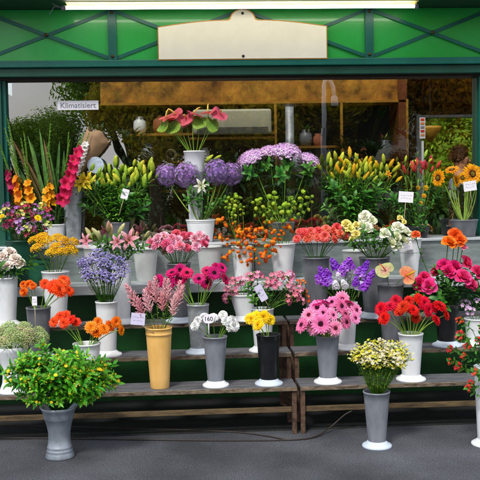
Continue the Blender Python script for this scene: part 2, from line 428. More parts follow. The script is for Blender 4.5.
# ------------------------------------------------------------------ world and light
w = bpy.data.worlds.new('World'); SC.world = w; w.use_nodes = True; nt = w.node_tree; nt.nodes.clear()
SE, SR = math.radians(52), math.radians(200)
N = nt.nodes.new; L = nt.links.new
sky = N('ShaderNodeTexSky'); sky.sky_type = 'NISHITA'; sky.sun_disc = False; sky.sun_elevation = SE; sky.sun_rotation = SR
sky.air_density = 1.2; sky.dust_density = 2.5
tc = N('ShaderNodeTexCoord'); no = N('ShaderNodeTexNoise'); no.inputs['Scale'].default_value = 3.2; no.inputs['Detail'].default_value = 7
no.inputs['Distortion'].default_value = .4
mp = N('ShaderNodeMapping'); mp.inputs['Scale'].default_value = (1, 1, 2.2); L(tc.outputs['Generated'], mp.inputs[0]); L(mp.outputs[0], no.inputs['Vector'])
cr = N('ShaderNodeValToRGB'); cr.color_ramp.elements[0].position = .36; cr.color_ramp.elements[1].position = .58
L(no.outputs['Fac'], cr.inputs[0])
mx = N('ShaderNodeMix'); mx.data_type = 'RGBA'; mx.inputs[7].default_value = (9.5, 9.6, 10.2, 1)
L(cr.outputs[0], mx.inputs[0]); L(sky.outputs[0], mx.inputs[6])
bg = N('ShaderNodeBackground'); bg.inputs[1].default_value = .12; L(mx.outputs[2], bg.inputs[0])
o_ = N('ShaderNodeOutputWorld'); L(bg.outputs[0], o_.inputs[0])
sd = bpy.data.lights.new('sun', 'SUN'); sd.energy = 2.6; sd.angle = math.radians(11); sd.color = (1, .95, .88)
so = bpy.data.objects.new('sun', sd); COL.objects.link(so)
# sun azimuth: in front of the shop (-Y), to the left; sky rotation kept the same
sv = V((-math.sin(math.radians(25))*math.cos(SE), -math.cos(math.radians(25))*math.cos(SE), math.sin(SE)))
so.rotation_euler = sv.to_track_quat('Z', 'Y').to_euler(); so.location = (-3, -8, 9)
sky.sun_rotation = math.atan2(sv.x, sv.y)

cd = bpy.data.cameras.new('camera'); cd.lens = FPX/480*36; cd.sensor_width = 36; cd.clip_end = 400
co = bpy.data.objects.new('camera', cd); COL.objects.link(co); co.matrix_world = CM; SC.camera = co
SC.view_settings.view_transform = 'Standard'; SC.view_settings.look = 'None'; SC.view_settings.gamma = 1
SC.view_settings.exposure = 0.2
SC.render.resolution_x = SC.render.resolution_y = 1024

# ------------------------------------------------------------------ ground
ma, nt, out = newmat('asphalt'); N = nt.nodes.new; L = nt.links.new
tc = N('ShaderNodeTexCoord'); v = N('ShaderNodeTexVoronoi'); v.inputs['Scale'].default_value = 170; L(tc.outputs['Object'], v.inputs['Vector'])
n1 = N('ShaderNodeTexNoise'); n1.inputs['Scale'].default_value = 1.3; n1.inputs['Detail'].default_value = 8; L(tc.outputs['Object'], n1.inputs['Vector'])
n2 = N('ShaderNodeTexNoise'); n2.inputs['Scale'].default_value = 140; n2.inputs['Detail'].default_value = 3; L(tc.outputs['Object'], n2.inputs['Vector'])
c1 = N('ShaderNodeValToRGB'); c1.color_ramp.elements[0].color = (*hx('#2a2c31'), 1); c1.color_ramp.elements[1].color = (*hx('#4b4e54'), 1)
c1.color_ramp.elements[0].position = .35; c1.color_ramp.elements[1].position = .7; L(n1.outputs['Fac'], c1.inputs[0])
mr = N('ShaderNodeMapRange'); mr.inputs['To Min'].default_value = .05; mr.inputs['To Max'].default_value = 2.5
mr.inputs['From Min'].default_value = .3; mr.inputs['From Max'].default_value = .7; L(n2.outputs['Fac'], mr.inputs['Value'])
hs = N('ShaderNodeHueSaturation'); L(c1.outputs[0], hs.inputs['Color'])
m2 = N('ShaderNodeMath'); m2.operation = 'MULTIPLY'; L(mr.outputs[0], m2.inputs[0])
m3 = N('ShaderNodeMapRange'); m3.inputs['To Min'].default_value = .8; m3.inputs['To Max'].default_value = 1.25; L(v.outputs['Color'], m3.inputs['Value']); L(m3.outputs[0], m2.inputs[1])
L(m2.outputs[0], hs.inputs['Value'])
b = N('ShaderNodeBsdfPrincipled'); b.inputs['Roughness'].default_value = .85; L(hs.outputs[0], b.inputs['Base Color'])
bp = N('ShaderNodeBump'); bp.inputs['Strength'].default_value = .7; bp.inputs['Distance'].default_value = .004; L(v.outputs['Distance'], bp.inputs['Height']); L(bp.outputs[0], b.inputs['Normal'])
L(b.outputs[0], out.inputs[0])
g = MB(); n = 24
for i in range(n+1):
    for j in range(n+1): g.add((-90+180*i/n, -90+180*j/n, 0), (1, 1, 1))
for i in range(n):
    for j in range(n): a = i*(n+1)+j; g.face([a, a+n+1, a+n+2, a+1])
struct(g.build('ground', ma))
M_grass = mat('lawn', hx('#3c5a22'), .9, 0, 3, .3, .5, col2=hx('#26401a'))
struct(MB().box(-45, 45, -62, -17, -.1, .05).build('grass', M_grass))
struct(MB().box(-45, 45, 5.5, 40, -.1, .05).build('grass', M_grass))

# ------------------------------------------------------------------ kiosk
YF = -0.15
def zf(py, Y=YF): return at(240, py, Y).z
def xf(px, Y=YF, py=60): return at(px, py, Y).x
XL, XR = xf(-75), xf(860)
gl, gr = at(9, 160, 0).x, at(474.5, 160, 0).x
zs = 1.30
z11, z60, z66, z76, z79 = zf(9), zf(59.5), zf(66.5), zf(75), at(240, 79, -.03).z
kiosk = thing('flower_kiosk', (0, 1.4, 0), 'green flower kiosk with a wide shop window behind the stepped flower display', 'kiosk')
def K(mb, name, m, par=None): 
    o = mb.build(name, m); o.parent = par or kiosk
    if par is None: o.location = (0, -1.4, 0)
    return o
# walls
wb = MB(); wb.box(XL, XR, -.24, .06, 0, 1.0, mi=0)
o = K(wb, 'base_wall', M_wall)
for k in range(14):
    x = XL+(XR-XL)*(k+.5)/14
sidew = MB(); sidew.box(XL, XL+.1, .06, 3, 0, z79+.2); sidew.box(XR-.1, XR, .06, 3, 0, z79+.2)
K(sidew, 'wall', M_dkgreen)
# back wall with an opening
ox0, ox1 = at(419, 150, 3.0).x, at(478, 150, 3.0).x; oz1, oz0 = at(440, 118, 3).z, at(440, 225, 3).z
bw = MB(); bw.box(XL+.1, ox0, 2.95, 3.05, 0, z79+.2); bw.box(ox1, XR-.1, 2.95, 3.05, 0, z79+.2)
bw.box(ox0, ox1, 2.95, 3.05, oz1, z79+.2); bw.box(XL+.1, XR-.1, 2.95, 3.05, z79+.201, z11); bw.box(ox0, ox1, 2.95, 3.05, 0, oz0)
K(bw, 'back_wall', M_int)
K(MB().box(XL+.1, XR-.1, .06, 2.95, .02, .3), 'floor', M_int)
K(MB().box(XL-.1, XR+.1, -.55, .15, z11+.002, z11+.16).box(XL-.1, XR+.1, 1.35, 3.15, z11+.002, z11+.16).box(XL-.1, XL+.4, .15, 1.35, z11+.002, z11+.16).box(XR-.6, XR+.1, .15, 1.35, z11+.002, z11+.16), 'roof', mat('roof_underside', hx('#0a3a26'), .6, 0, 3))  # made-up opening between the roof boxes lets sky light into the shop
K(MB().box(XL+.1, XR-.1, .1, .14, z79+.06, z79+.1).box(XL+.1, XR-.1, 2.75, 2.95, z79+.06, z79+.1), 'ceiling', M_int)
wf = K(MB().box(ox0-.05, ox0, 2.9, 2.95, oz0-.04, oz1+.04).box(ox1, ox1+.05, 2.9, 2.95, oz0-.04, oz1+.04).box(ox0, ox1, 2.9, 2.95, oz1, oz1+.03).box(ox0, ox1, 2.9, 2.95, oz0-.03, oz0), 'back_window', M_white)
# fascia
K(MB().box(XL, XR, YF, .1, z60, z11), 'fascia_panel', M_panel)
K(bevel(MB().box(XL, XR, YF-.05, .1, z66, z60-.001).build('beam', M_teal)) and MB().box(XL, XR, YF-.05, .1, z66, z60-.001), 'beam', M_teal) if False else bevel(K(MB().box(XL, XR, YF-.05, .1, z66, z60-.001), 'beam', M_teal), .006)
bevel(K(MB().box(XL, XR, YF-.015, .1, z76, z66-.001), 'lower_band', M_dkgreen), .004)
K(MB().box(XL, XR, -.08, .1, z79, z76-.001), 'window_head', M_brown)
def post(px, w_):
    x = xf(px); 
    return bevel(K(MB().box(x-w_/2, x+w_/2, YF-.03, YF-.001, z60, z11), 'fascia_post', M_teal), .003)
post(113, .07); post(369, .07); post(-15, .07); post(497, .07); post(628, .07); post(760, .07); post(241, .07)
def bar(x0, z0, x1, z1, yo):
    d = V((x1-x0, 0, z1-z0)); L_ = d.length; u = d.normalized(); nrm = V((-u.z, 0, u.x))
    m = MB(); c = [V((x0, 0, z0))-nrm*.014, V((x1, 0, z1))-nrm*.014, V((x1, 0, z1))+nrm*.014, V((x0, 0, z0))+nrm*.014]
    ii = [m.add(p+V((0, yy, 0)), (1, 1, 1)) for yy in (YF-yo-.008, YF-yo) for p in c]
    for q in ((0, 1, 2, 3), (7, 6, 5, 4), (0, 4, 5, 1), (1, 5, 6, 2), (2, 6, 7, 3), (3, 7, 4, 0)): m.face([ii[k] for k in q], 0, False)
    return K(m, 'brace', M_teal)
xa, xb = xf(113), xf(369); wbay = (xb-xa)/2
def knob(x, z, r=.014):
    K(MB().blob((x, YF-.036, z), r, (0, -1, 0), .8, n=14, m=8), 'knob', M_brass)
for k in (-1, 0, 1, 2, 3, 4):
    x0, x1 = xa+k*wbay+.035, xa+(k+1)*wbay-.035; e0, e1 = z60+.02, z11-.02
    bar(x0, e0, x1, e1, .002); bar(x0, e1, x1, e0, .012)
    xm = xa+(k+.5)*wbay
    if k in (-1, 2, 3, 4): knob(xm, (e0+e1)/2, .016)
for x in (xa, xb):
    knob(x, z60+.03); knob(x, z11-.03)
# window frame, glass
K(MB().box(XL, gl-.03, -.1, .06, zs, z79-.001), 'window_jamb', M_dkgreen); K(MB().box(gr+.013, XR, -.1, .06, zs, z79-.001), 'window_jamb', M_teal)
K(MB().box(gl-.029, gl, -.06, .06, zs, z79-.001), 'window_frame', M_teal); K(MB().box(gr, gr+.012, -.06, .06, zs, z79-.001), 'window_frame', M_dkgreen)
mg, nt, out = newmat('shop_glass'); N = nt.nodes.new; L = nt.links.new
tr = N('ShaderNodeBsdfTransparent'); gs = N('ShaderNodeBsdfGlossy'); gs.inputs['Roughness'].default_value = .0; gs.inputs['Color'].default_value = (.97, .95, .92, 1)
tr.inputs[0].default_value = (.93, .95, .93, 1)
nn = N('ShaderNodeTexNoise'); nn.inputs['Scale'].default_value = 1.6; bp = N('ShaderNodeBump'); bp.inputs['Strength'].default_value = .06; bp.inputs['Distance'].default_value = .02
tcg = N('ShaderNodeTexCoord'); L(tcg.outputs['Object'], nn.inputs[0]); L(nn.outputs['Fac'], bp.inputs['Height']); L(bp.outputs[0], gs.inputs['Normal'])
mx = N('ShaderNodeMixShader'); mx.inputs[0].default_value = .3
L(tr.outputs[0], mx.inputs[1]); L(gs.outputs[0], mx.inputs[2]); L(mx.outputs[0], out.inputs[0])
seams = [gl, at(223, 150, 0).x, gr]
for a, b_ in zip(seams, seams[1:]):
    m = MB(); ii = [m.add(p, (1, 1, 1)) for p in ((a+.002, 0, zs), (b_-.002, 0, zs), (b_-.002, 0, z79), (a+.002, 0, z79))]; m.face(ii, 0, False)
    K(m, 'shop_window', mg)
# sill and steel front panel, steel shelf
bevel(K(MB().box(XL, XR, -.262, .06, zs-.022, zs), 'window_sill', M_steel), .004)
pn = MB(); np_ = 6
for k in range(np_):
    a = XL+(XR-XL)*k/np_; b_ = XL+(XR-XL)*(k+1)/np_; pn.box(a+.003, b_-.003, -.24, .0, 1.0, zs-.023)
K(pn, 'steel_panel', mat('brushed_steel', hx('#94a09e'), .25, .5, 6, .2, .05, stretch=(1, 1, 6)))
K(bevel(MB().box(XL, XR, -.52, -.24, .915, .999).build('steel_shelf', M_steel), .006) and MB(), 'x', M_steel) if False else bevel(K(MB().box(XL, XR, -.52, -.241, .92, .999), 'steel_shelf', M_steel), .006)

# sign board (cream, blank)
def sign():
    Yb = YF-.062; T = lambda px, py: at(px, py, Yb)
    x0, x1 = T(158.5, 40).x, T(326.5, 40).x; xc = (x0+x1)/2; hw = (x1-x0)/2
    zb = at(242, 58.5, Yb).z; ze = at(242, 27, Yb).z; zsh = at(242, 20.5, Yb).z; zt = at(242, 9.5, Yb).z
    def outline(g):
        pts = [(-hw-g, zb-g), (hw+g, zb-g)]
        n = 10; s = .125
        for k in range(n+1):
            t = k/n; pts.append((hw+g-(hw-s-.0)*t, ze+g+(zsh-ze)*math.sin(t*PI/2)))
        pts.append((.106+g, zsh+g+.006)); pts.append((.097+g, zsh+g+.018))
        for k in range(1, 9):
            a = (.12+.88*k/8)*PI/2; pts.append(((.097+g)*math.cos(a)+(0 if k < 8 else .001), zsh+g+(zt-zsh)*math.sin(a)**.9))
        return pts+[(-x, z) for x, z in reversed(pts[2:])]
    t = thing('sign_board', (xc, YF-.035, zb), 'blank cream sign board with gold edge and raised rounded middle on the green fascia', 'sign')
    def slab(g, y0, y1, name, m):
        b_ = MB(); P = outline(g); n = len(P)
        f = [b_.add((x, y0, z-zb), (1, 1, 1)) for x, z in P]; k = [b_.add((x, y1, z-zb), (1, 1, 1)) for x, z in P]
        b_.face(f, 0, False); b_.face(k[::-1], 0, False)
        for i in range(n): b_.face([f[i], k[i], k[(i+1) % n], f[(i+1) % n]], 0, False)
        return b_.build(name, m, t)
    slab(.008, -.02, -.001, 'trim', M_gold); slab(0, -.024, -.0205, 'plate', M_cream)
    for z in (zb+.02, zt-.03): MB().blob((0, -.028, z-zb), .012, (0, -1, 0), .7, n=10, m=6).build('screw', M_black, t)
sign()

# fluorescent lamp
lz = at(240, 7.0, -.42).z; lx0, lx1 = at(66, 8, -.42).x, at(418, 4, -.42).x
lamp = thing('tube_lamp', ((lx0+lx1)/2, -.42, lz), 'long lit fluorescent tube with yellow reflector under the kiosk roof', 'lamp')
hl = (lx1-lx0)/2
MB().tube([(-hl, 0, 0), (hl-.03, 0, 0)], .0135, (1, 1, 1), 14).build('tube', emit('lamp_glow', (1, .94, .8), 10), lamp)
MB().box(-hl, hl, -.03, .05, .037, .05).box(-hl, hl, .042, .055, .0, .05).build('reflector', mat('yellow_reflector', hx('#efe59a'), .4), lamp)
MB().tube([(-hl-.035, 0, 0), (-hl, 0, 0)], .02, (1, 1, 1), 12).build('end_cap', M_grey, lamp); MB().tube([(hl-.03, 0, 0), (hl, 0, 0)], .02, (1, 1, 1), 12).build('end_cap', M_grey, lamp)
MB().tube([(-hl-.03, 0, 0), (-hl-.09, .0, .012), (-hl-.13, 0, -.05)], .004, (1, 1, 1), 6).tube([(-hl-.03, 0, .0), (-hl-.1, 0, .03), (-hl-.11, .02, .07)], .004, (1, 1, 1), 6).build('cable', M_grey, lamp)
MB().box(-hl*.8, -hl*.8+.02, .0, .03, .05, .075).box(hl*.8, hl*.8+.02, .0, .03, .05, .075).build('bracket', M_grey, lamp)

# lettering helper
def text_mesh(s, size, m, parent, loc, name='lettering', rot=(PI/2, 0, 0), ext=.0006):
    c = bpy.data.curves.new('t', 'FONT'); c.body = s; c.size = size; c.align_x = 'CENTER'; c.align_y = 'CENTER'; c.extrude = ext
    o = bpy.data.objects.new('t', c); COL.objects.link(o)
    dg = bpy.context.evaluated_depsgraph_get(); me = bpy.data.meshes.new_from_object(o.evaluated_get(dg))
    bpy.data.objects.remove(o); me.materials.clear(); me.materials.append(m)
    q = link(name, me, parent, loc); q.rotation_euler = rot; return q
p = at(78, 105.3, -.004); wd = 40*mpp(0); hh = 9*mpp(0)
st = thing('sticker', p, 'white sticker reading Klimatisiert on the upper left of the shop window', 'sticker')
MB().box(-wd/2, wd/2, -.002, .002, -hh/2, hh/2).build('backing', M_card, st)
text_mesh('Klimatisiert', .064, M_greyink, st, (0, -.0035, -.002))

# ------------------------------------------------------------------ shop interior
IZ = 1.18
xi0, xi1 = XL+.15, at(408, 150, 1.0).x
sh = thing('shop_shelf', (0, 1.3, .3), 'golden wooden shelving with added amber reflection panel inside the shop', 'shelf')
def S(mb, n, m): o = mb.build(n, m, sh); o.location = (0, -1.3, -.3); return o
Yi = 1.0
zq = lambda py, Y=Yi: at(240, py, Y).z
S(MB().box(at(100, 90, Yi).x, xi1, Yi+.02, Yi+.04, zq(103), zq(74)), 'amber_reflection_panel', M_amber)  # mottled amber panel added in place of the tree reflection
rail = lambda x0, x1, py, h=.022: S(MB().box(at(x0, py, Yi).x, at(x1, py, Yi).x, Yi-.02, Yi+.3, zq(py)-h/2, zq(py)+h/2), 'board', M_gwood)
rail(100, 408, 103); rail(118, 275, 133.5); rail(295, 342, 148); rail(275, 342, 174); rail(190, 275, 138)
rail(118, 408, 190); rail(342, 400, 162); rail(118, 240, 161)
for x in (275, 341): S(MB().box(at(x-1.2, 100, Yi).x, at(x+1.2, 100, Yi).x, Yi-.024, Yi+.0, .6, zq(103)), 'upright', M_gwood)
S(MB().box(at(398, 100, Yi).x, at(406, 100, Yi).x, Yi-.02, Yi+.35, .6, zq(80)), 'upright', mat('red_wood', hx('#6a3414'), .5, 0, 6, .3))
S(MB().box(at(405.4, 100, Yi).x, at(407.6, 100, Yi).x, Yi-.026, Yi-.021, .6, zq(101)), 'edge_strip', M_gwood)
p0, p1 = at(193, 137, Yi-.05), at(271, 109, Yi-.05)
ac = thing('air_conditioner', ((p0.x+p1.x)/2, Yi, p0.z), 'pale beige air conditioner box on the upper shelf inside the shop', 'air conditioner')
aw, ah = (p1.x-p0.x)/2, p1.z-p0.z
bevel(MB().box(-aw, aw, -.1, .2, .02, ah).build('housing', M_beige, ac), .02)
m = MB(); [m.box(-aw*.9, aw*.9, -.108, -.101, .03+k*.016, .037+k*.016) for k in range(4)]; m.build('vent', M_dgrey, ac)
pp = at(290, 150, 1.6)
tag(MB().tube([(0, 0, 0), (0, 0, z79+.05-.3)], .045, (1, 1, 1), 16).build('added_column', M_zinc2, None, (pp.x, 1.6, .3)), 'grey round column added behind the shop shelves for a mirrored pole', 'added_column')  # column added indoors to supply the grey reflection of a pole
# street lamp stands across the road and is seen mirrored in the window
def reflected(px, py, Y):
    """point of the street at depth -Y behind the viewer that the window mirrors at px,py"""
    q = at(px, py, Y); return V((q.x, -q.y, q.z))
q = reflected(323, 81, 9.5)
lt = thing('street_lamp', (q.x, q.y, 0), 'white curved street lamp on the far side of the pavement', 'street lamp')
lt.location = (q.x, q.y, 0)
MB().tube([(0, 0, 0), (0, 0, q.z-.9)], .06, (1, 1, 1), 12).build('pole', M_dgrey, lt)
MB().tube([(0, 0, q.z-.95), (0, 0, q.z-.1), (.03, 0, q.z), (.12, 0, q.z+.02), (.2, 0, q.z-.12), (.22, 0, q.z-.3)], .045, (1, 1, 1), 12).build('arm', M_white, lt)
MB().lathe([(.02, .06), (.07, 0), (.08, -.14), (0, -.15)], 16, o=(.22, 0, q.z-.32)).build('lamp_head', M_white, lt)
# counter inside
ct = tag(MB().box(xi0, at(410, 200, .5).x, .12, .62, 1.0, 1.2).build('counter', mat('dark_counter', hx('#54564f'), .5, 0, 4)), 'long dark display counter just inside the shop window', 'counter')
# poster + hanging yellow lamp by the back window
p = at(422.5, 128, 1.7)
t = thing('notice_strip', p, 'narrow white notice with red and orange squares by the back window', 'notice')
MB().box(-.03, .03, 0, .006, -.11, .11).build('sheet', M_card, t)
for k, cc in enumerate(('#d8402a', '#e08a4a', '#8a8a96', '#c83a2a', '#d89a6a')):
    MB().box(-.021, .021, -.003, -.001, .075-k*.04, .1-k*.04).build('square', mat('ink%d' % k, hx(cc), .6), t)
tag(MB().box(-.012, .012, -.01, .01, -.8, 0).build('metal_strip', M_white, None, at(422.5, 141, 1.72)), 'thin white upright strip below the narrow notice', 'strip')
p = at(430, 131, 2.0)
hl_ = thing('hanging_shade', p, 'yellow cone shaped lampshade hanging by the back window', 'lampshade')
MB().lathe([(.012, -.12), (.03, -.11), (.12, .02), (.125, .05), (.02, .055)], 20).build('shade', mat('shade_yellow', hx('#e0a83a'), .5), hl_)
MB().tube([(0, 0, .05), (0, 0, .5)], .004, (1, 1, 1), 5).build('cord', M_dgrey, hl_)

# potted plants on the inner counter
def pot_plant(px, py, Y, pm, cols, w_, label, n=26, bs=.016, group='small potted plants on the inner counter'):
    b0 = at(px, py, Y); b0.z = 1.2
    t = thing('potted_plant', b0, label, 'potted plant', group)
    MB().lathe([(0, .0), (.04, 0), (.055, .09), (.06, .09), (.06, .1), (.052, .1), (.048, .07), (0, .07)], 18).build('pot', pm, t)
    f = MB()
    for k in range(60):
        a = k*2.4; d = polar(a, R.uniform(.1, 1.3)); f.petal(Z*.09, d, Z, w_*R.uniform(.6, 1.1), .03, .2, -.6, .2, var(GD, .3), var(GR, .3), 3)
    f.build('foliage', ML, t)
    g_ = MB()
    for k in range(n):
        d = polar(k*2.4, R.uniform(.15, 1.4)); p = Z*.1+d*w_*R.uniform(.75, 1.05); g_.blob(p, bs*R.uniform(.6, 1.1), d, .8, var(R.choice(cols), .2), 7, 4)
    g_.build('flowers', MP, t)
PW = [hx('#e8dccb'), hx('#e0c4b0'), hx('#d8d0b8')]; PO = [hx('#e0521a'), hx('#e87a1e')]; PR = [hx('#a01a3a'), hx('#c83a5a')]
inner = [(150, 220, .3, M_terra, PW, 'cream blossoms'), (166, 215, .4, M_white, PW, 'pale rose blossoms'), (181, 205, .35, M_black, PO, 'orange and red blossoms'), (192, 205, .45, M_terra, PO, 'bright orange blossoms'),
  (133, 212, .3, M_white, PR, 'dark pink blossoms'), (243, 214, .3, M_terra, PR, 'deep red blossoms'), (252, 205, .5, M_black, PR, 'crimson blossoms'), (262, 216, .35, M_yellow, PW, 'beige blossoms'),
  (303, 214, .3, M_white, [hx('#d8b0a0')], 'salmon blossoms'), (318, 212, .4, M_terra, [hx('#cfa890')], 'dusty pink blossoms'), (332, 217, .3, M_white, [hx('#a8c060')], 'yellow green blossoms'), (348, 210, .45, M_black, PW, 'ivory blossoms'),
  (375, 212, .4, M_terra, [hx('#d8a070')], 'peach blossoms'), (392, 210, .3, M_white, [hx('#d0c030')], 'lemon blossoms'), (425, 214, .4, M_terra, [hx('#d8b0a0'), hx('#e09a20')], 'pink and amber blossoms'), (222, 212, .5, M_white, PW, 'white blossoms')]
for i, (px, py, Y, pm, cs, lb) in enumerate(inner):
    pos = {M_terra: 'terracotta pot', M_white: 'white pot', M_black: 'black pot', M_yellow: 'yellow pot'}[pm]
    pot_plant(px, py, Y, pm, cs, .085, 'small plant with %s in a %s on the inner counter' % (lb, pos))
# jars, wrapped bunches and boxes on the inner shelves
jm = [M_white, M_terra, M_dgrey, M_kraft, M_pale, M_black]
spots = [(140, 133, 'small white jar'), (160, 133, 'brown clay jar'), (178, 133, 'dark grey jar'), (130, 161, 'kraft paper pot'), (148, 161, 'pale blue jar'), (170, 161, 'black jar'), (205, 161, 'short white jar'),
         (318, 148, 'cream lantern jar'), (306, 148, 'rusty brown jar'), (285, 174, 'tall grey jar'), (300, 174, 'straw coloured jar'), (326, 174, 'light blue jar'),
         (130, 190, 'round white jar'), (150, 190, 'dark brown jar'), (218, 190, 'charcoal jar'), (290, 190, 'kraft coloured jar'), (312, 190, 'pale jar'), (355, 190, 'ink black jar'), (372, 190, 'stone white jar'), (365, 162, 'clay red jar'), (385, 162, 'ash grey jar')]
for i, (px, py, lb) in enumerate(spots):
    b0 = at(px, py, Yi+.1); b0.z = zq(py)+.012; s = R.uniform(.8, 1.3)
    o = MB().lathe([(0, 0), (.045*s, 0), (.06*s, .05*s), (.055*s, .11*s), (.035*s, .13*s), (.04*s, .15*s), (.034*s, .15*s), (.03*s, .12*s)], 16).build('jar', jm[i % 6], None, b0)
    tag(o, '%s on the golden shelving inside the shop' % lb, 'jar', 'jars on the shop shelves')
    if i % 2 == 0:
        f = MB()
        for k in range(26): f.petal((0, 0, .13*s), polar(k*2.4, R.uniform(.3, 1.4)), Z, R.uniform(.06, .13), .02, .1, -.4, .2, var(GD, .3), var(R.choice([GR, hx('#7a3a2a'), hx('#9a8a4a')]), .3), 3)
        q = f.build('dried_bunch', ML, None, b0); tag(q, 'leafy bunch standing in the %s inside the shop' % lb, 'bunch', 'bunches on the shop shelves')
p = at(171, 155, Yi-.06)
m = MB(); [m.tube([(math.cos(a)*.045, 0, math.sin(a)*.045), (math.cos(a+.4)*.045, 0, math.sin(a+.4)*.045)], .014, hx('#b9a888'), 6, cap=False) for a in [k*.4 for k in range(16)]]
tag(m.build('straw_ring', MP, None, p), 'straw wreath ring leaning on the shelf inside the shop', 'wreath')

# big leafy plants standing on the shop floor
for i, (px, py, Y, r, cc, lb) in enumerate([(128, 150, .8, .22, '#2a4a22', 'bushy dark plant at the left end of the golden shelving'), (158, 158, .75, .16, '#5a4a2a', 'brownish plant in front of the straw wreath'), (232, 175, .8, .2, '#2a5226', 'dark bushy plant below the air conditioner'), (252, 178, .85, .17, '#3a5a30', 'mid green plant right of the one below the air conditioner'),
        (310, 172, .75, .18, '#34542a', 'green plant behind the lilac flower heads'), (370, 158, .85, .2, '#24401e', 'dark plant left of the red wooden upright'), (388, 180, .8, .15, '#4a6a2a', 'light green plant at the foot of the red wooden upright'), (345, 150, .9, .14, '#3a4a24', 'olive plant at the thin golden upright'), (95, 145, .9, .2, '#2c4c24', 'leafy plant behind the kraft paper cone'), (30, 150, .8, .22, '#223f1e', 'dark plant behind the gladioli'),
        (60, 195, .85, .24, '#24441f', 'low dark plant behind the galvanised cone vase'), (108, 205, .85, .24, '#2a4a22', 'low plant behind the green budded lilies'), (150, 200, .85, .22, '#2f4a2a', 'low plant left of the alliums'), (180, 210, .9, .2, '#3a4a2a', 'low plant behind the purple allium balls'), (232, 208, .9, .22, '#2c5024', 'low plant right of the allium bucket'), (275, 205, .85, .24, '#27491f', 'low plant behind the green pods'), (325, 208, .85, .24, '#2d4c22', 'low plant left of the yellow lily buds'), (365, 208, .85, .24, '#2a4a26', 'low plant behind the yellow lily buds'), (398, 200, .8, .2, '#33562a', 'low plant behind the white price card'), (436, 208, .7, .2, '#35602c', 'low plant left of the sunflower bucket'), (462, 205, .7, .19, '#2f5a28', 'low plant behind the sunflower stalks')]):
    p = at(px, py, Y); t = thing('shop_plant', (p.x, Y, .3), lb+' inside the shop', 'plant', 'leafy plants inside the shop'); h = p.z-.3
    MB().lathe([(0, 0), (.1, 0), (.14, .25), (.15, .26), (.13, .26), (.12, .22), (0, .2)], 20).build('pot', [M_terra, M_dgrey, M_white][i % 3], t)
    MB().tube([(0, 0, .2), (.02, 0, h*.5), (0, .01, h)], [.015, .01, .006], hx('#5a4a30'), 6).build('stem', ML, t)
    f = MB()
    for k in range(230):
        d = V((R.gauss(0, 1), R.gauss(0, .8), R.gauss(0, 1))).normalized(); f.petal(V((0, 0, h))+d*r*R.uniform(.1, .8), (d+V((R.uniform(-.6, .6), R.uniform(-.6, .6), .1))), Z, r*R.uniform(.35, .6), r*.16, .3, -.6, .2, var(hx(cc), .35), var(hx(cc, 1.5), .35), 4)
    f.build('foliage', ML, t)
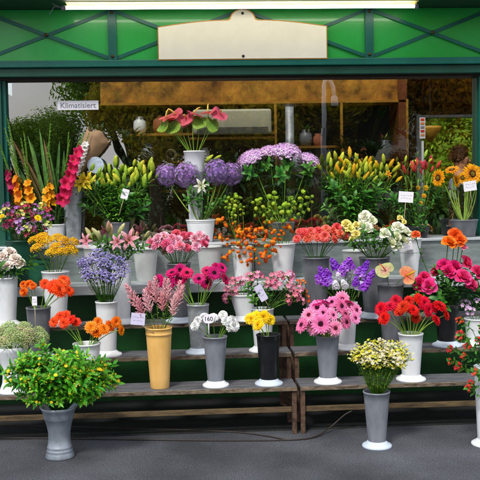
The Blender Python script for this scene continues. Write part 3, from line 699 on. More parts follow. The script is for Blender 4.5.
# person behind the glass
def person():
    Yp = 1.9; hd = at(459, 159, Yp); x = hd.x; fz = .3; H = hd.z+.12-fz; k = H/1.72
    base = V((x, Yp, fz)); P = thing('person', base, 'brown haired person in a blue shirt behind the sunflowers inside the shop', 'person')
    def skin(name, joints, edges, rads, m, par, sub=2):
        me = bpy.data.meshes.new(name); me.from_pydata([V(j)*k for j in joints], edges, []); o = link(name, me, par)
        sk = o.modifiers.new('skin', 'SKIN'); 
        for v_, r_ in zip(me.skin_vertices[0].data, rads): v_.radius = (r_[0]*k, r_[1]*k) if hasattr(r_, '__len__') else (r_*k, r_*k)
        me.skin_vertices[0].data[0].use_root = True
        sk.use_smooth_shade = True; s2 = o.modifiers.new('sub', 'SUBSURF'); s2.levels = s2.render_levels = sub
        me.materials.append(m); return o
    J = [(0, 0, .93), (0, 0, 1.15), (0, 0, 1.38), (0, -.005, 1.46), (0, -.015, 1.53), (0, -.02, 1.60), (0, -.015, 1.67)]
    E = [(0, 1), (1, 2), (2, 3), (3, 4), (4, 5), (5, 6)]; Rr = [(.15, .11), (.13, .1), (.15, .1), (.055, .055), (.06, .07), (.075, .092), (.06, .075)]
    for s in (-1, 1):
        n = len(J); J += [(s*.17, 0, 1.38), (s*.24, -.03, 1.12), (s*.2, -.24, 1.02), (s*.19, -.3, 1.02)]
        E += [(2, n), (n, n+1), (n+1, n+2), (n+2, n+3)]; Rr += [.06, .045, .032, (.035, .02)]
        for f in range(5):
            a = len(J); dx = (f-1.5)*.018 if f < 4 else -s*.05
            J += [(s*.19+dx, -.36 if f < 4 else -.32, 1.015), (s*.19+dx*1.15, -.4+abs(f-1.5)*.008 if f < 4 else -.35, 1.0)]
            E += [(n+3, a), (a, a+1)]; Rr += [.009, .007]
        n = len(J); J += [(s*.09, 0, .88), (s*.1, -.01, .48), (s*.1, .02, .07), (s*.1, -.12, .03)]
        E += [(0, n), (n, n+1), (n+1, n+2), (n+2, n+3)]; Rr += [.09, .06, .042, (.04, .03)]
    skin('body', J, E, Rr, M_skin, P)
    J2 = [(0, 0, .9), (0, 0, 1.15), (0, 0, 1.38)]; E2 = [(0, 1), (1, 2)]; R2 = [(.165, .125), (.145, .115), (.165, .115)]
    for s in (-1, 1):
        n = len(J2); J2 += [(s*.18, 0, 1.385), (s*.24, -.028, 1.15)]; E2 += [(2, n), (n, n+1)]; R2 += [.07, .06]
    skin('shirt', J2, E2, R2, M_shirt, P)
    J3 = [(0, 0, .93)]; E3 = []; R3 = [(.165, .125)]
    for s in (-1, 1):
        n = len(J3); J3 += [(s*.095, 0, .85), (s*.1, -.01, .48), (s*.1, .02, .12)]; E3 += [(0, n), (n, n+1), (n+1, n+2)]; R3 += [.1, .075, .065]
    P.rotation_euler.z = math.radians(62)
    skin('trousers', J3, E3, R3, M_dgrey, P)
    h = MB(); hc = V((0, -.005, 1.645))*k
    for i in range(900):
        z_ = R.uniform(-.35, 1); a = R.uniform(0, 2*PI); r = math.sqrt(max(0, 1-z_*z_)); d = V((r*math.cos(a), r*math.sin(a), z_))
        if d.y < -.45 and z_ < .45: continue
        p_ = hc+V((d.x*.083, d.y*.1, d.z*.1))*k
        h.petal(p_, V((R.uniform(-.5, .5), R.uniform(-.3, .3), R.uniform(-1, .1)))+d*.4, d, .04, .007, .3, -.6, .1, var(hx('#4e3422'), .3), var(hx('#6a4a30'), .3), 3)
    h.blob(hc, .088*k, Z, 1.1, hx('#3a2618'), 14, 8).build('hair', MP, P)
    for s in (-1, 1):
        e = MB(); e.blob((s*.03*k, -.092*k, 1.605*k), .009*k, (0, -1, 0), .6, (.5, .45, .42), 10, 6); e.blob((s*.03*k, -.0985*k, 1.605*k), .005*k, (0, -1, 0), .5, (.03, .02, .02), 8, 4); e.build('eye', MP, P)
        MB().blob((s*.078*k, -.01*k, 1.6*k), .016*k, (s, 0, 0), .4, hx('#c08468'), 8, 5).build('ear', MP, P)
    MB().blob((0, -.108*k, 1.585*k), .013*k, (0, -.4, -1), 1.5, hx('#c98d6e'), 8, 6).build('nose', MP, P)
    MB().blob((0, -.098*k, 1.55*k), .02*k, (0, -1, 0), .2, hx('#a0524a'), 10, 4).build('mouth', MP, P)
person()

# ------------------------------------------------------------------ trees
def crown_mesh(r, h, n, leaf, c, seed):
    rr = random.Random(seed); m = MB(); lobes = []
    for k in range(13):
        a = rr.uniform(0, 6.28); q = rr.uniform(0, .75)*r; lobes.append((V((q*math.cos(a), q*math.sin(a), h*rr.uniform(.15, .95))), r*rr.uniform(.28, .5)))
    for k in range(n):
        o, lr = lobes[k % 13]; d = V((rr.gauss(0, 1), rr.gauss(0, 1), rr.gauss(0, .8))).normalized()
        p = o+d*lr*rr.uniform(.55, 1.08); u = V((rr.gauss(0, 1), rr.gauss(0, 1), rr.gauss(0, 1))).normalized(); n_ = (d+u.cross(Z)*.6).normalized()
        s = n_.cross(u); s = s.normalized() if s.length > .01 else V((1, 0, 0)); t = s.cross(n_).normalized(); l = leaf*rr.uniform(.6, 1.3)
        kk = rr.uniform(.6, 1.35); cc = (min(1, c[0]*kk*rr.uniform(.85, 1.3)), min(1, c[1]*kk), c[2]*kk)
        ii = [m.add(p+t*l, cc), m.add(p+s*l*.45, cc), m.add(p-t*l, cc), m.add(p-s*l*.45, cc)]; m.face(ii, 0, False)
    return m.mesh('crown', MT), lobes
def trunk_mesh(lobes, hb):
    m = MB(); m.tube([(0, 0, 0), (.05, .03, hb*.5), (0, .05, hb), (.05, 0, hb+1.5)], [.28, .22, .18, .1], (1, 1, 1), 10)
    for o, lr in lobes[:9]: m.tube([(0, .03, hb*.85), V((o.x*.5, o.y*.5, hb+o.z*.45)), V((o.x, o.y, hb+o.z))], [.09, .06, .02], (1, 1, 1), 6)
    return m.mesh('trunk', M_bark)
kinds = []
for seed, c, r, h in ((1, hx('#b4a828'), 3.0, 5.5), (2, hx('#7cac30'), 3.4, 6.2), (3, hx('#c89a20'), 2.8, 5.0)):
    cm, lb = crown_mesh(r, h, 36000, .095, c, seed); kinds.append((cm, trunk_mesh(lb, 2.0)))
def tree(x, y, kind, s, rz, label, group):
    t = thing('tree', (x, y, 0), label, 'tree', group); t.scale = (s,)*3; t.rotation_euler.z = rz
    link('trunk', kinds[kind][1], t); link('crown', kinds[kind][0], t, (0, 0, 2.0))
for i, (x, y, k, s) in enumerate([(-1.6, -26, 0, 1.25), (1.5, -30, 2, 1.5), (4.5, -25, 0, 1.35), (7.2, -30, 1, 1.5), (10.0, -26, 2, 1.3), (13.5, -28, 1, 1.2), (3, -38, 1, 1.9), (9.5, -40, 0, 1.8), (-10.5, -33, 1, .55), (-7.0, -38, 1, .75), (17, -33, 1, 1.4), (0, -35, 0, 1.8), (6, -34, 2, 1.9), (12, -35, 1, 1.7), (-3.2, -38, 1, 1.5)]):
    tree(x, y, k, s, i*1.3, 'tree across the street mirrored in the shop window', 'trees across the street')
for i, (x, y, k, s) in enumerate([(1.6, 8.5, 1, .85), (4.6, 9.5, 1, .95), (3.1, 13, 0, 1.2), (7.5, 12, 1, 1.1), (2.6, 7.2, 1, .6), (4.0, 7.6, 1, .62), (5.6, 8.2, 0, .7), (5.0, 14, 1, 1.3), (1.0, 15, 1, 1.3), (3.3, 6.6, 1, .45)]):
    tree(x, y, k, s, i*2.1+.5, 'green tree standing behind the kiosk beyond its back window', 'trees behind the kiosk')
for i in range(13):
    t = thing('bush', (-13+i*2.5+R.uniform(-.5, .5), -31-(i % 3)*1.2, 0), 'round bush in the hedge row across the street mirrored in the shop window', 'bush', 'bushes across the street'); t.scale = (.62, .62, .62 if i > 4 else .5); t.rotation_euler.z = i*1.7
    link('crown', kinds[i % 3][0], t, (0, 0, -.6))
# pale building across the street
hb = thing('building', (21, -58, 0), 'long pale building across the street mirrored in the shop window', 'building')
MB().box(-16, 16, -5, 5, 0, 17).build('wall', mat('pale_render', hx('#b9b2ac'), .8, 0, 1, .1), hb)
for i in range(5):
    for j in range(9): MB().box(-15+j*3.4, -13.6+j*3.4, 5.0, 5.06, 1.5+i*3.1, 3.4+i*3.1).build('window', mat('window_dark', hx('#4a525c'), .2), hb)

# ------------------------------------------------------------------ stepped stands
XS = at(299, 400, -1.41).x
TIER = [(-1.41, -1.115, .34), (-1.10, -.825, .525), (-.81, -.53, .72)]
def stand(x0, x1, label, legs):
    t = thing('stepped_stand', ((x0+x1)/2, -1.41, 0), label, 'display stand'); ox = (x0+x1)/2; oy = -1.41
    def B(n, m, *bx):
        mb = MB()
        for b_ in bx: mb.box(b_[0]-ox, b_[1]-ox, b_[2]-oy, b_[3]-oy, b_[4], b_[5])
        return bevel(mb.build(n, m, t), .003)
    for (ya, yb, z) in TIER:
        w_ = (yb-ya-.028)/2
        B('plank', M_plank, (x0, x1, ya+.012, ya+.012+w_, z-.022, z)); B('plank', M_plank, (x0, x1, ya+.018+w_, yb, z-.022, z-.001))
        B('edge_rail', M_edge, (x0, x1, ya, ya+.0115, z-.03, z-.001))
    for x in legs:
        B('leg', M_rust, (x, x+.032, -1.395, -1.365, 0, .318)); B('leg', M_rust, (x, x+.032, -1.09, -1.06, 0, .502))
        B('leg', M_rust, (x, x+.032, -.8, -.77, 0, .697)); B('leg', M_rust, (x, x+.032, -.56, -.53, 0, .697))
        B('cross_rail', M_rust, (x+.003, x+.029, -1.363, -.562, .15, .175))
        B('cross_rail', M_rust, (x+.003, x+.029, -1.058, -.802, .478, .5))
    B('stretcher', M_ochre, (x0+.01, x1-.034, -1.364, -1.346, .15, .188))
stand(at(-85, 400, -1.41).x, XS-.012, 'left weathered stepped plank stand with rusty legs', [XS-.046, at(-80, 400, -1.41).x])
stand(XS+.012, at(560, 400, -1.41).x, 'right weathered stepped plank stand with rusty legs', [XS+.014, at(550, 400, -1.41).x])
struct(MB().box(at(-85, 400, -1.41).x, at(560, 400, -1.41).x, -1.3, -.245, -.05, .004).build('stand_shade', mat('shade_black', hx('#1b1c1e'), .8, 0, 12, .3, .3)))  # near-black sheet added to darken the ground like shade beneath the stands
# cables on the ground
def cable(pts, lb):
    P = [on(x, y, .006+h) if h == 0 else at(x, y, -1.36) for x, y, h in pts]; Q = []
    for a, b_ in zip(P, P[1:]):
        for k in range(8): Q.append(a.lerp(b_, k/8))
    Q.append(P[-1])
    for _ in range(12): Q = [Q[0]]+[(Q[i-1]+Q[i]*2+Q[i+1])/4 for i in range(1, len(Q)-1)]+[Q[-1]]
    tag(MB().tube(Q, .0055, hx('#3a2c24'), 7).build('cable', mat('cable_rubber', hx('#2c231e'), .6)), lb, 'cable')
cable([(-30, 437, 0), (90, 439, 0), (200, 440.5, 0), (290, 440.5, 0), (315, 438, 0), (330, 428, 1), (345, 414, 1), (352, 411, 1)], 'brown cable along the ground rising to the right stand stretcher')
cable([(-20, 424, 0), (120, 428, 0), (230, 431, 0), (262, 435, 0), (288, 440, 0)], 'thin cable under the left stand joining at its corner leg')
# ------------------------------------------------------------------ vases
HALF = mpp(-1)
def vase(kind, px, ty, by, wt, wb, lvl, body, foot, label, Y=None, name='vase', cat='vase', lean=(0, 0), rim=False):
    z = {0: 0, 1: .34, 2: .525, 3: .72, 4: .999, 5: zs}[lvl]
    rngs = {0: (-9, 9), 1: (-1.30, -1.2), 2: (-1.0, -.92), 3: (-.72, -.66), 4: (-.42, -.36), 5: (-.16, -.1)}[lvl]
    if Y is None:
        Y = on(px, by-2.5, z).y if lvl == 0 else max(rngs[0], min(rngs[1], on(px, by-3, z).y))
    s = mpp(Y); P = at(px, by-3, Y); P.z = z; top = at(px, ty, Y)
    H = top.z-z; rt, rb = wt*s/2, wb*s/2
    t = thing(name, P, label, cat, 'flower vases on the display')
    if kind == 'flare':
        prof = [(rb*1.02, 0), (rb*1.04, .01), (rb*.9, H*.08), (rb*.74, H*.22), (rb*.70, H*.36), (rb*.78, H*.55), (rb*.92, H*.75), (rt*.95, H*.9), (rt, H)]
        if 'zinc' in label:
            pr2 = []
            for r, h_ in prof: pr2.append((r, h_))
            prof = prof[:2]+[(rb*.95, H*.1), (rb*.92, H*.13), (rb*.945, H*.145), (rb*.9, H*.16), (rb*.885, H*.2), (rb*.90, H*.215), (rb*.86, H*.23), (rb*.78, H*.36), (rb*.78, H*.48), (rb*.88, H*.64), (rt*.77, H*.76), (rt*.80, H*.775), (rt*.785, H*.79), (rt*.82, H*.81), (rt*.805, H*.83), (rt*.9, H*.93), (rt, H)]
    else:
        z0 = .022 if foot else 0
        prof = [(rb*.96, z0), (rb, z0+.006)]+[(rb+(rt-rb)*k/6, z0+(H-z0)*k/6) for k in range(1, 6)]
        if rim: prof += [(rt*.965, H*.88), (rt*1.0, H*.885), (rt, H*.9), (rt*.985, H*.905)]
        prof += [(rt*.99, H-.012), (rt*1.03, H-.010), (rt*1.03, H)]
    prof += [(prof[-1][0]-.005, H+.0005), (prof[-1][0]-.007, H-.006), (rt*.9, H-.05 if kind != 'flare' else H*.93), (rt*.86 if kind != 'flare' else rb*.6, H*.62), (.001, H*.6)]
    if not foot: prof = [(.001, 0)]+prof
    b_ = MB().lathe(prof, 44, lean=lean).build('body', body, t)
    if foot:
        fr = rb*1.68
        MB().lathe([(.001, 0), (fr, 0), (fr*1.01, .006), (fr*1.0, .013), (fr*.93, .019), (rb*1.35, .024), (rb*1.2, .032), (rb*1.04, .042), (rb*.95, .042)], 44).build('foot', foot, t)
    elif kind != 'flare' and rim is False:
        pass
    c = V((P.x+lean[0]*H, P.y+lean[1]*H, z+H))
    return dict(c=c, r=rt, Y=Y, s=s, H=H)

def sample(n, cx, cy, rx, ry, k=12):
    pts = []
    for i in range(n):
        best = None; bd = -1
        for _ in range(k):
            a = R.uniform(0, 2*PI); r = math.sqrt(R.random()); p = (cx+rx*r*math.cos(a), cy+ry*r*math.sin(a))
            d = min([((p[0]-q[0])/rx)**2+((p[1]-q[1])/ry)**2 for q in pts] or [9])
            if d > bd: bd = d; best = p
        pts.append(best)
    return pts
LEAFS = {}
def flower(name, heads, va, px, py, dY, size, face, meta, stem=(.0025, GR, GL), leaf=None, hname='bloom', spin=None, bend=.5, P=None, drop=.12):
    c, r = va['c'], va['r']; P = P or at(px, py, va['Y']+dY)
    off = P-c; h = V((off.x, off.y, 0)); hl_ = h.length
    k = min(.78*r, hl_*.8); u = h/hl_ if hl_ > 1e-4 else V((0, 0, 0))
    dz = min(drop, va['H']*.35)
    p0 = c-u*k*.25-Z*dz; p1 = c+u*k*.85+Z*max(.01, off.z*.3*bend*2)
    t = thing(name, p0, meta[0], meta[1], meta[2])
    pts = []; pm = c+u*k*.6
    F = V(face).normalized()
    # bezier: p0 -> rim point -> control under head -> head
    cA = p0+(pm-p0)*1.25; cB = P-F*min(.09, (P-pm).length*.5)
    if cA.z > P.z: cA = pm
    for i in range(10):
        s = i/9; q = p0*(1-s)**3+cA*3*s*(1-s)**2+cB*3*s*s*(1-s)+P*s**3; pts.append(q-p0)
    m = MB()
    if stem: m.tube(pts, [stem[0]]*10, stem[1], 6, col2=stem[2])
    if m.v: link('stem', m.mesh('stem', ML), t)
    if leaf:
        n, L_, W_, c0, c1, t0, t1 = leaf; m = MB()
        for i in range(n):
            s = t0+(t1-t0)*(i+R.random()*.6)/n; q = pts[min(8, int(s*9))].lerp(pts[min(9, int(s*9)+1)], s*9-int(s*9)); a = i*2.4+R.uniform(-.4, .4)
            m.petal(q, polar(a, R.uniform(.2, .8)), Z, L_*R.uniform(.7, 1.15), W_, .3, -.7, .3, var(c0, .2), var(c1, .2), 5, .85, .8)
        link('foliage', m.mesh('foliage', ML), t)
    if heads:
        hs = heads if isinstance(heads, tuple) else (heads,)
        rot = quat(F, R.uniform(0, 6.28) if spin is None else spin)
        for i, me in enumerate(hs):
            o = link(hname if i == 0 else 'spadix', me, t, P-p0); o.rotation_euler = rot; o.scale = (size,)*3
    return t
def facing(va, P, kx=1.2, ky=.8, kz=.6, j=.38):
    o = P-va['c']; return V((kx*o.x/max(.05, abs(o.z)+.05)*.6+R.uniform(-j, j), -ky+R.uniform(-j, j), kz+R.uniform(-j, j)))
def bunch(name, protos, va, pts, depth, size, meta, k=(1.2, .8, .6), **kw):
    cx = sum(p[0] for p in pts)/len(pts); cy = sum(p[1] for p in pts)/len(pts)
    sx = max(abs(p[0]-cx) for p in pts)+1; sy = max(abs(p[1]-cy) for p in pts)+1
    for i, p in enumerate(pts):
        e = min(1, ((p[0]-cx)/sx)**2+((p[1]-cy)/sy)**2)
        low = (p[1]-cy)/sy      # lower in the picture = nearer the viewer
        dY = -depth*(.25+.75*low)*1.0-depth*.5*(1-e)+R.uniform(-.25, .25)*depth
        if len(p) > 2: dY = p[2]
        P = at(p[0], p[1], va['Y']+dY); sz = size*R.uniform(.78, 1.14)*(p[3] if len(p) > 3 else 1)
        pr = protos[i % len(protos)] if isinstance(protos, list) else protos
        flower(name, pr, va, 0, 0, 0, sz, facing(va, P, *k), meta, P=P, **kw)
def back(name, protos, va, n, rad, h, size, meta, **kw):
    """a few blooms on the far side of the bouquet"""
    for i in range(n):
        a = R.uniform(.15, PI-.15); P = va['c']+V((math.cos(a)*rad, math.sin(a)*rad*.7, h*R.uniform(.6, 1)))
        flower(name, R.choice(protos) if isinstance(protos, list) else protos, va, 0, 0, 0, size, V((math.cos(a), math.sin(a), 1)), meta, P=P, **kw)

# price cards
def card(px, py, Y, w_, h_, m, label, tilt=0, digits=None, stick=.12, round_=False, sx=0):
    p = at(px, py, Y); s = mpp(Y); a, b_ = w_*s/2, h_*s/2
    t = thing('price_card', p, label, 'price card'); t.rotation_euler = (0, tilt, R.uniform(-.2, .2))
    k = MB()
    if round_:
        n = 20; f = [k.add((a*math.cos(2*PI*i/n)*(abs(math.cos(2*PI*i/n))**-.35 if abs(math.cos(2*PI*i/n)) > .1 else 1)*.86, -.001, b_*math.sin(2*PI*i/n)), (1, 1, 1)) for i in range(n)]
        g_ = [k.add((k.v[i][0], .001, k.v[i][2]), (1, 1, 1)) for i in f]; k.face(f, 0, False); k.face(g_[::-1], 0, False)
        for i in range(n): k.face([f[i], g_[i], g_[(i+1) % n], f[(i+1) % n]], 0, False)
    else: k.box(-a, a, -.001, .001, -b_, b_)
    k.build('card', m, t)
    st_ = MB().tube([(0, .003, -b_*.6), (sx, .004, -b_-stick)], .0022 if not round_ else .005, hx('#d8c8a0') if not round_ else (.8, .82, .85), 6); st_.build('stick', MP, t)
    if digits: text_mesh(digits, b_*1.35, M_ink, t, (0, -.0022, 0), 'writing', ext=.0004)
    else:
        w2 = MB()
        for r_ in (.3, -.25):
            x = -a*.7
            while x < a*.6:
                e = x+a*R.uniform(.12, .3); w2.tube([(x, -.0018, b_*r_), ((x+e)/2, -.0018, b_*(r_+R.uniform(-.15, .2))), (e, -.0018, b_*r_)], .0008, (.15, .14, .3), 3); x = e+a*.12
        w2.build('writing', MP, t)

# ------------------------------------------------------------------ prototypes
P_gpink = [gerbera(hx('#e02f86'), hx('#f590c4'), hx('#3a0a1e'), hx('#7a1a44')), gerbera(hx('#ef5aa2'), hx('#fbb0d6'), hx('#4a1428'), hx('#c23a7a'))]
P_gdeep = gerbera(hx('#d01f78'), hx('#e8409a'), hx('#3a0a1e'), hx('#7a1a44'))
P_gmag = [gerbera(hx('#c8065a'), hx('#e01a72'), hx('#1c0612'), hx('#5a0a2a')), gerbera(hx('#b0045c'), hx('#d01468'), hx('#1c0612'), hx('#5a0a2a'))]
P_gred = [gerbera(hx('#cc0c0c'), hx('#ec1a12'), hx('#5a0a06'), hx('#8a1008'), dbl=True), gerbera(hx('#b80a0a'), hx('#e01410'), hx('#3a0806'), hx('#8a1008'), dbl=True)]
P_gor = [gerbera(hx('#f07a08'), hx('#ff9a1a'), hx('#b05a08'), hx('#e08a10'), dbl=True), gerbera(hx('#f26a0a'), hx('#ff8c20'), hx('#b04a08'), hx('#e07a10'), dbl=True)]
P_gro = [gerbera(hx('#ea3a0c'), hx('#ff5a22'), hx('#7a1a08'), hx('#c04a10'), dbl=True)]
P_gyel = [gerbera(hx('#f6c60a'), hx('#ffe01a'), hx('#a06a08'), hx('#e0b010'), dbl=True)]
P_cw = [carnation(hx('#eef0ee'), hx('#ffffff'))]
P_cpk = [carnation(hx('#e0305a'), hx('#f2a8c4')), carnation(hx('#f06a92'), hx('#ffd4e2')), carnation(hx('#d8204a'), hx('#e8708e'))]
P_ccor = [carnation(hx('#f2604a'), hx('#ff8a78')), carnation(hx('#ee5046'), hx('#fa7a6a'))]
P_corg = [carnation(hx('#f0700e'), hx('#ff8e1e')), carnation(hx('#e85a10'), hx('#f8801e'))]
P_rmag = [rose(hx('#c80a56'), hx('#f0327e')), rose(hx('#d8146a'), hx('#fa5096'), openness=.6)]
P_rorg = [rose(hx('#f0501a'), hx('#ff8a2a'), openness=.6)]
P_rpk = [rose(hx('#e8609a'), hx('#f8a0c4'))]
P_rcor = [rose(hx('#e8452a'), hx('#f8784a'))]
P_peo = [rose(hx('#f2d8cc'), hx('#fdf2ea'), rad=.045, openness=.65, n=30, ruf=.06)]
P_lis = [rose(hx('#e4ecc0'), hx('#fffef2'), rad=.036, openness=.65, n=18, ruf=.05), rose(hx('#dce8a8'), hx('#f8f8e0'), rad=.032, openness=.45, n=16)]
P_lisy = [rose(hx('#f0e06a'), hx('#faf0a0'), rad=.032, openness=.6, n=18, ruf=.05)]
P_all = allium()
P_lil = umbel([hx('#dcb0e4'), hx('#ecc8f0'), hx('#d29cda'), hx('#f6def8')], w=.1, h=.045, n=560, fs=.0056, star=True)
P_sed = [umbel([hx('#b8cc8a'), hx('#9ab86a'), hx('#ccd8a0')], w=.06, h=.035, n=300, fs=.0036), umbel([hx('#c8c896'), hx('#a8bc70'), hx('#d4c8a8')], w=.052, h=.03, n=240, fs=.0036)]
P_yar = [umbel([hx('#f0b80c'), hx('#ffd01a'), hx('#e0a008')], w=.055, h=.026, n=260, fs=.0044)]
P_bpk = lilybloom(hx('#e86a90'), hx('#f8c8d0')); P_bwh = lilybloom(hx('#f4f0c0'), hx('#ffffff')); P_byl = lilybloom(hx('#f0c818'), hx('#fce840')); P_bor = lilybloom(hx('#f08a10'), hx('#ffb020'))
P_bpe = lilybloom(hx('#f09060'), hx('#f8c8a8'))
B_grn = [lilybud(hx('#94bc34'), hx('#dce04a')), lilybud(hx('#80b034'), hx('#bcd448')), lilybud(hx('#a8c83c'), hx('#ece04a'), .075)]; B_yel = [lilybud(hx('#c8b820'), hx('#f4b418')), lilybud(hx('#8cae2a'), hx('#e8d02a'))]
B_pk = [lilybud(hx('#b8c070'), hx('#e8b0a0')), lilybud(hx('#a8b860'), hx('#d8d0a0'))]; B_red = [lilybud(hx('#c84a30'), hx('#e86a4a')), lilybud(hx('#d86040'), hx('#c83a4a'))]
G_or = gladiolus(hx('#f08a0c'), hx('#ffae1c'), nf=6); G_mag = gladiolus(hx('#d8105a'), hx('#f03a86'), H=.5, nf=14); G_grn = gladiolus(GL, GL, nf=0); G_pur = gladiolus(hx('#8a1048'), hx('#c02a6a'), nf=5)
G_grn2 = gladiolus(hx('#b05a3a'), hx('#c87a4a'), H=.5, nf=0); G_wh = gladiolus(hx('#f0ece0'), hx('#ffffff'), H=.45, nf=12)
A_red = anthurium(hx('#b83a48'), hx('#d86470'), .07); A_grn = anthurium(hx('#d88a8a'), hx('#b4c47a'), .07, '#d86a5a'); A_pch = anthurium(hx('#e8503a'), hx('#f0a878'), .07, '#e0b020')
S_ast = [astilbe(hx('#ec98a8'), hx('#fac8ce')), astilbe(hx('#dc8094'), hx('#f2b0ba'), .17), astilbe(hx('#f2aab4'), hx('#fcd4d8'), .19)]
S_sta = [spray([hx('#a89ad8'), hx('#c4bcec'), hx('#8a7cc4')], .07, 7, 7, .0048, w=.035), spray([hx('#b4a8e4'), hx('#dcd8f4'), hx('#9488cc')], .06, 6, 7, .0048, w=.03)]
S_cha = [spray([hx('#f8f8ee')], .08, 7, 1, .0085, 'daisy', hx('#e8c81a'), w=.036), spray([hx('#eee84a'), hx('#f8f8e0')], .07, 8, 1, .008, 'daisy', hx('#d8c81a'), w=.036), spray([hx('#e0e050')], .07, 9, 2, .0055, 'star', hx('#d0d030'), w=.032)]
S_sto = [spike([hx('#9038cc'), hx('#b060e4'), hx('#7a2ab8')], .06, 22, .013), spike([hx('#a050d8'), hx('#c488ea')], .05, 18, .013)]; S_phl = [spike([hx('#f0f0f6'), hx('#ffffff')], .06, 20)]
S_alp = [alstro([hx('#e87aa8'), hx('#f4a8c8')], hx('#f8e0c0')), alstro([hx('#d85a90'), hx('#f090b8')], hx('#f0d8b0'))]; S_alr = alstro([hx('#d84a1a'), hx('#e86a2a')], hx('#f0b040'), sz=.02)
S_alv = [alstro([hx('#8a2a8a'), hx('#a84aa8')], hx('#e8c8d8'), sz=.02), alstro([hx('#a8123e'), hx('#c8285a')], hx('#d88a8a'), sz=.02), alstro([hx('#c8cc5a'), hx('#e0dc80')], hx('#f0f0b0'), sz=.02), alstro([hx('#7a1040'), hx('#98205a')], hx('#c87a9a'), sz=.02), alstro([hx('#b878c8'), hx('#d0a0dc')], hx('#f0e0f0'), sz=.02)]
S_ppk = [alstro([hx('#c890d8'), hx('#e8c0ec')], hx('#fae8fa'), sz=.022)]
S_pod = [podstem([hx('#9cbc2a'), hx('#84ac24'), hx('#b4c83a')], .2, 10, .016, .15), podstem([hx('#a8c030'), hx('#7ca02a')], .17, 9, .015, .15)]
S_phy = [podstem([hx('#f4780c'), hx('#fc9418'), hx('#ee640c')], .2, 7, .018), podstem([hx('#fa8810'), hx('#f06a10'), hx('#faac28')], .16, 6, .019)]
S_but = [leafsprig(hx('#2f8412'), hx('#5cae24'), .13, 14, .064, .024, [hx('#f8da1a'), hx('#e8d01a'), hx('#c8c820')], 5, .0115), leafsprig(hx('#24700f'), hx('#4c9c1e'), .12, 14, .062, .022, [hx('#fce01c'), hx('#d8d020')], 5, .011), leafsprig(hx('#3a9216'), hx('#70ba2c'), .12, 14, .064, .022, [hx('#c8c820')], 4, .007)]
S_leaf = [leafsprig(hx('#275a1a'), hx('#468628'), .12, 9, .075, .034), leafsprig(hx('#326a1e'), hx('#5a9830'), .11, 10, .06, .026)]
S_redb = [leafsprig(hx('#2a6a20'), hx('#5a9a38'), .13, 8, .05, .028, [hx('#c81a1a'), hx('#a01414'), hx('#d8382a')], 9, .014), leafsprig(hx('#2a6a20'), hx('#5a9a38'), .12, 7, .05, .026, [hx('#d02020'), hx('#b01818')], 10, .012)]
P_sun = [sunflower(.082), sunflower(.074)]
LF = lambda n=5, L_=.07, W_=.022, a=.55, b_=.92: (n, L_, W_, hx('#2a6420'), hx('#4a8a30'), a, b_)

def greens(va, pts, depth, meta, protos=None, size=1., k=(1.3, .5, .9)):
    bunch('leaf_sprig', protos or S_leaf, va, pts, depth, size, meta, k, hname='foliage', stem=(.002, GR, GR))

# ---- on the ground
v = vase('flare', 60, 406, 459.5, 37, 28, 0, M_zinc, None, 'flared zinc bucket holding the big yellow button bush on the ground')
meta = ('leafy sprig with small yellow button flowers in the zinc bucket', 'flower sprig', 'yellow button sprigs in the zinc bucket')
bunch('button_flower', S_but, v, sample(84, 62, 379, 42, 19), .11, 1.08, meta, (1.5, .7, .8), hname='flower_cluster', stem=(.002, GR, GR))
bunch('button_flower', S_but, v, [(34, 392), (45, 397), (60, 400), (76, 398), (88, 392), (40, 398), (82, 397), (52, 396), (68, 396)], .1, .95, meta, (1.5, 1.4, -.1), hname='flower_cluster', stem=(.002, GR, GR))
back('button_flower', S_but, v, 8, .2, .2, 1, meta, hname='flower_cluster', stem=(.002, GR, GR))
v = vase('cone', 377, 391, 449, 27, 18, 0, M_grey, M_pale, 'grey footed vase of chamomile standing alone on the asphalt')
meta = ('chamomile sprig with tiny white and yellow daisies in the grey vase on the asphalt', 'flower sprig', 'chamomile sprigs in the grey ground vase')
bunch('chamomile', S_cha, v, sample(90, 380, 361, 24, 13), .09, 1.1, meta, (1.2, .5, 1.1), hname='flower_cluster', stem=(.0016, GR, GL), leaf=(9, .05, .004, GR, GL, .3, .95))
v = vase('cone', 487, 366, 447, 26, 19, 0, M_white, M_white, 'white footed vase of red berry branches at the right edge on the asphalt')
meta = ('leafy branch with red flower clusters in the white vase at the right edge', 'branch', 'red flowering branches in the right edge vase')
bunch('red_branch', S_redb, v, [(466, 338), (463, 352), (470, 345), (477, 350), (464, 364), (474, 362), (480, 340), (470, 328), (485, 352), (474, 372), (477, 395), (490, 345), (498, 352), (490, 332), (482, 378), (475, 388)], .08, 1, meta, (2.2, .6, .5), hname='flower_cluster', stem=(.002, GR, GR))

# ---- lowest tier
v = vase('flare', 13, 346, 396, 33, 27, 1, M_white, None, 'white waisted vase of pale green sedum at the left edge of the lowest plank')
meta = ('pale green sedum head in the white waisted vase', 'flower', 'sedum heads in the white waisted vase')
bunch('sedum', P_sed, v, sample(17, 19, 336, 25, 10), .09, 1.0, meta, (1.4, .45, 1.1), stem=(.003, GR, GL))
card(34.5, 301, v['Y']-.02, 5, 9, M_card, 'small white price card on a stick above the pale green sedum', stick=.17)
v = vase('cone', 160, 327, 391, 26.5, 19, 1, M_yellow, None, 'tall yellow vase of pink astilbe on the lowest plank', rim=True)
meta = ('feathery pink astilbe plume in the yellow vase', 'flower', 'astilbe plumes in the yellow vase')
bunch('astilbe', S_ast, v, [(140, 310), (146, 306), (151, 314), (157, 305), (163, 312), (168, 304), (174, 309), (143, 318), (172, 317), (166, 300), (150, 300), (177, 302)], .07, .95, meta, (1.0, .15, 1.6), stem=(.002, GR, GL), leaf=(4, .05, .014, GR, GL, .55, .9))
